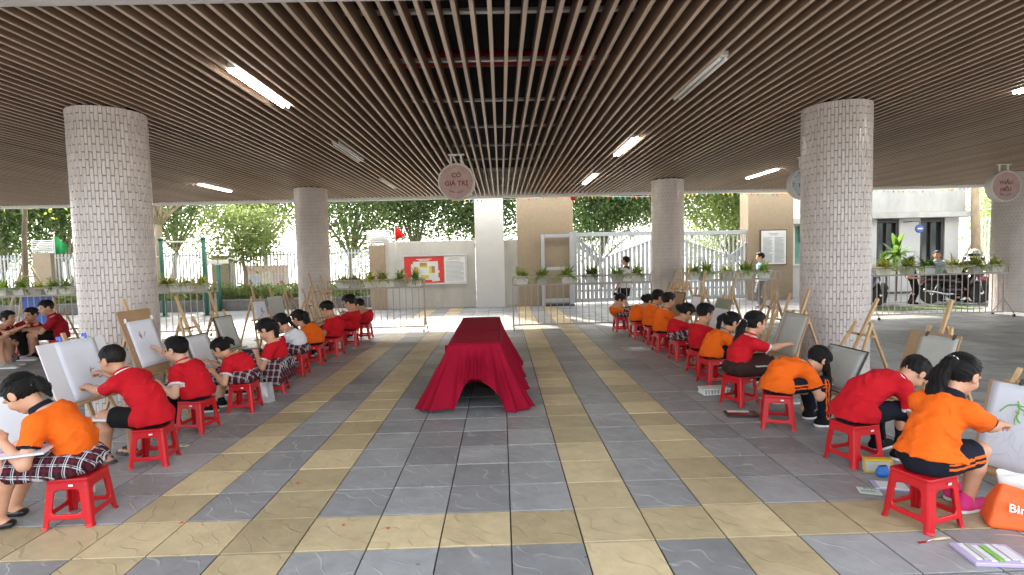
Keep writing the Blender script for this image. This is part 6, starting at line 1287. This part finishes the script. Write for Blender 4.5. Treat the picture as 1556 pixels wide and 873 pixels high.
g = atz(1127, 630); flat_thing('paint_tray', g, (.30, .19, .016), rad(-8), 'dark brown paint tray lying open by the striped trousers girl stool', 'tray', EDGE, 0, [('lid', (0, -.03, .0175), (.27, .10, .003), M('tray_red_brown', (.16, .035, .025), .3, .1, 6)), ('sheet', (-.02, .055, .018), (.2, .05, .003), PAPER)])
g = atz(1506, 846); flat_thing('pastel_tray', g, (.27, .20, .020), rad(-8), 'lilac plastic tray of messy white and green pastel strips', 'tray', LIL, 0, [('strip', (-.10+.033*i+random.uniform(-.004, .004), random.uniform(-.01, .01), .022+.002*(i % 2)), (.026, .15, .006), (PAST[6], BOARDG, PAST[6], LEAFG, PAST[6], BOARDW, PAST[6])[i]) for i in range(7)])
g = atz(1321, 746); flat_thing('flyer', g, (.13, .10, .003), rad(-20), 'pale printed flyer with red and green leaves on the paving', 'paper', M('flyer_pale', (.58, .68, .60), .7, .05, 8), 0, [('print_block', (-.01, -.012, .0045), (.08, .02, .001), INK)]+[('print_leaf', (-.02+.02*i, .032, .0045), (.013, .012, .001), (MARK, LEAFG)[i % 2]) for i in range(4)])
g = atz(1352, 739); flat_thing('sketchbook', g, (.20, .13, .012), rad(-18), 'lilac sketchbook under the stool of the pink-shoed girl', 'book', LIL, 0, [('page', (.01, -.01, .0145), (.17, .11, .004), PAPER)])
g = atz(1332, 716); t = thing('pencil_case', 'yellow-edged clear pencil case standing beside the blue pouch', 'pencil case', tuple(g), rad(-12)); yl = M('case_yellow', (.60, .40, .03), .5, .1, 8)
for nm, c, sz, mt in (('panel', (0, 0, .045), (.17, .05, .08), BOARDG), ('edge', (0, -.027, .088), (.18, .008, .012), yl), ('edge', (0, -.027, .006), (.18, .008, .012), yl), ('edge', (-.088, -.027, .047), (.01, .008, .07), yl), ('edge', (.088, -.027, .047), (.01, .008, .07), yl), ('zip', (0, 0, .092), (.18, .05, .008), yl)): m = MB(); m.box(c, sz, .003); m.build(nm, mt, t)
g = atz(1341, 724); t = thing('pouch', 'small blue pouch on the paving beside the pencil case', 'pouch', tuple(g), rad(10)); s = SDF((-.07, -.05, -.01), (.07, .05, .09), .005); s.ell((0, 0, .03), (.05, .035, .032), None, .01); s.rbox((0, 0, .058), (.035, .012, .018), .006, None, .02); s.f = np.maximum(s.f, (.001-s.ax[2])[None, None, :]); link('body', s.mesh('body', M('pouch_blue', (.02, .13, .45), .6, .1, 8)), t); m = MB(); m.box((0, -.0, .076), (.06, .018, .006), .002); m.build('zip', EDGE, t)
g = atz(1418, 822); t = thing('palette_knife', 'palette knife with a pale wooden handle on the paving', 'palette knife', (g.x, g.y, .009), rad(6)); m = MB(); m.tube([(.0, 0, 0), (.05, 0, .002), (.10, 0, .0)], [.006, .009, .007], 8); m.build('handle', M('pale_wood', (.55, .42, .25), .5, .1, 8), t, True); m = MB(); m.tube([(0, 0, 0), (-.03, .0, -.002), (-.04, -.006, -.005)], .002, 6); m.box((-.065, -.006, -.006), (.06, .018, .002)); m.build('blade', CHR, t)
g = atz(1085, 598); t = thing('wire_basket', 'white plastic slotted basket beneath the stool by the brown skirt', 'basket', tuple(g), rad(4))
for i in range(9): m = MB(); m.box((-.14+.035*i, 0, .04), (.010, .16, .07), .003); m.build('rib', PWHT, t)
for z in (.012, .07): m = MB(); m.box((0, 0, z), (.31, .17, .010), .003); m.build('band', PWHT, t)
g = atz(966, 530); flat_thing('mat', g, (.42, .30, .010), rad(6), 'folded pale mat lying on the paving by the far stools', 'mat', BOARDG, 0, [('sheet', (.02, 0, .0125), (.22, .2, .003), PAPERB)])
g = atz(279, 677); flat_thing('wrapper', g, (.09, .05, .003), rad(-14), 'small green and white wrapper on the paving near a stool leg', 'paper', PAPER, 0, [('print_block', (0, 0, .0045), (.05, .03, .001), LEAFG)])
g = atz(99, 765); t = thing('basket', 'small white woven box standing under the front left stool', 'basket', (g.x+.02, g.y+.12, 0), rad(6)); m = MB(); m.box((0, 0, .06), (.13, .10, .115), .008); m.build('body', M('woven_white', (.60, .56, .52), .7, .3, 60), t); m = MB(); m.box((0, 0, .122), (.14, .11, .008), .003); m.build('lid', PWHT, t)
# gift bag, tote bag
g = atz(403, 612); t = thing('paper_bag', 'shiny silver paper bag on the paving beside the long plaid skirt', 'bag', (g.x, g.y+.05, 0), rad(-20)); SILV = M('silver_foil', (.62, .63, .64), .28, .1, 9, .3, 25, metal=.5); m = MB()
m.add([(-.075, -.045, .002), (.075, -.045, .002), (.075, .045, .002), (-.075, .045, .002), (-.07, -.02, .22), (.07, -.022, .235), (.07, .014, .23), (-.07, .016, .215), (0, -.052, .002), (.0, -.032, .12), (0, -.010, .222)], [(3, 2, 1, 8, 0), (0, 8, 9, 10, 4), (8, 1, 5, 10, 9), (1, 2, 6, 5), (2, 3, 7, 6), (3, 0, 4, 7)]); m.build('body', SILV, t); m = MB(); m.tube([(-.03, -.02, .22), (-.03, -.02, .27), (.03, -.02, .27), (.03, -.02, .225)], .003, 6); m.build('handle', PWHT, t, True)
g = atz(1547, 815); t = thing('tote_bag', 'orange tote bag with white lining and white lettering', 'bag', (g.x+.13, g.y+.10, 0), rad(-24)); OB = M('tote_orange', (.80, .12, .015), .6, .06, 6, .25, 22); WB = M('tote_lining', (.68, .67, .64), .7, .05, 8, .3, 30)
s = SDF((-.24, -.14, -.01), (.24, .14, .34), .007)
X_, Y_, Z_ = s.ax[0][:, None, None], s.ax[1][None, :, None], s.ax[2][None, None, :]
hw_ = .185-.075*np.clip((Z_-.03)/.25, 0, 1); hd_ = .085-.055*np.clip((Z_-.02)/.25, 0, 1); q1, q2, q3 = np.abs(X_)-(hw_-.02), np.abs(Y_)-(hd_-.02), np.abs(Z_-.125)-(.125-.02)
s.f = (np.sqrt(np.maximum(q1, 0)**2+np.maximum(q2, 0)**2+np.maximum(q3, 0)**2)+np.minimum(np.maximum(np.maximum(q1, q2), q3), 0)-.02).astype(f32); s.disp(wob(91, .006, 22)); link('body', s.mesh('body', OB), t)
m = MB(); n_ = 24; vs = []
for i in range(n_):
    a_ = 2*math.pi*i/n_
    for z, k in ((.215, 1.0), (.30+.012*math.sin(a_*3), 1.12)): vs.append((.118*k*math.cos(a_), .040*k*math.sin(a_), z))
m.add(vs, [(2*i, 2*((i+1) % n_), 2*((i+1) % n_)+1, 2*i+1) for i in range(n_)]); o = m.build('lining', WB, t, True); q = o.modifiers.new('t', 'SOLIDIFY'); q.thickness = .003
text('Bin', .062, PWHT, t, (-.06, -.084, .125), FACE @ Matrix.Rotation(rad(-14), 3, 'X') @ Matrix.Rotation(rad(-6), 3, 'Z'), bold=.001, sx=1.05)
# red petals and specks scattered on the paving
for i, (px, py) in enumerate(((452, 734), (276, 794), (522, 798), (590, 803))): g = atz(px, py); m = MB(); m.lathe([(.001, .003), (.008, .004), (.010, .0015)], 7, (0, 0, 0)); tag(m.build('petal', MAG, None, False, (g.x, g.y, .0015)), 'tiny red petal lying on a yellow paving tile', 'petal', 'red petals on the paving')
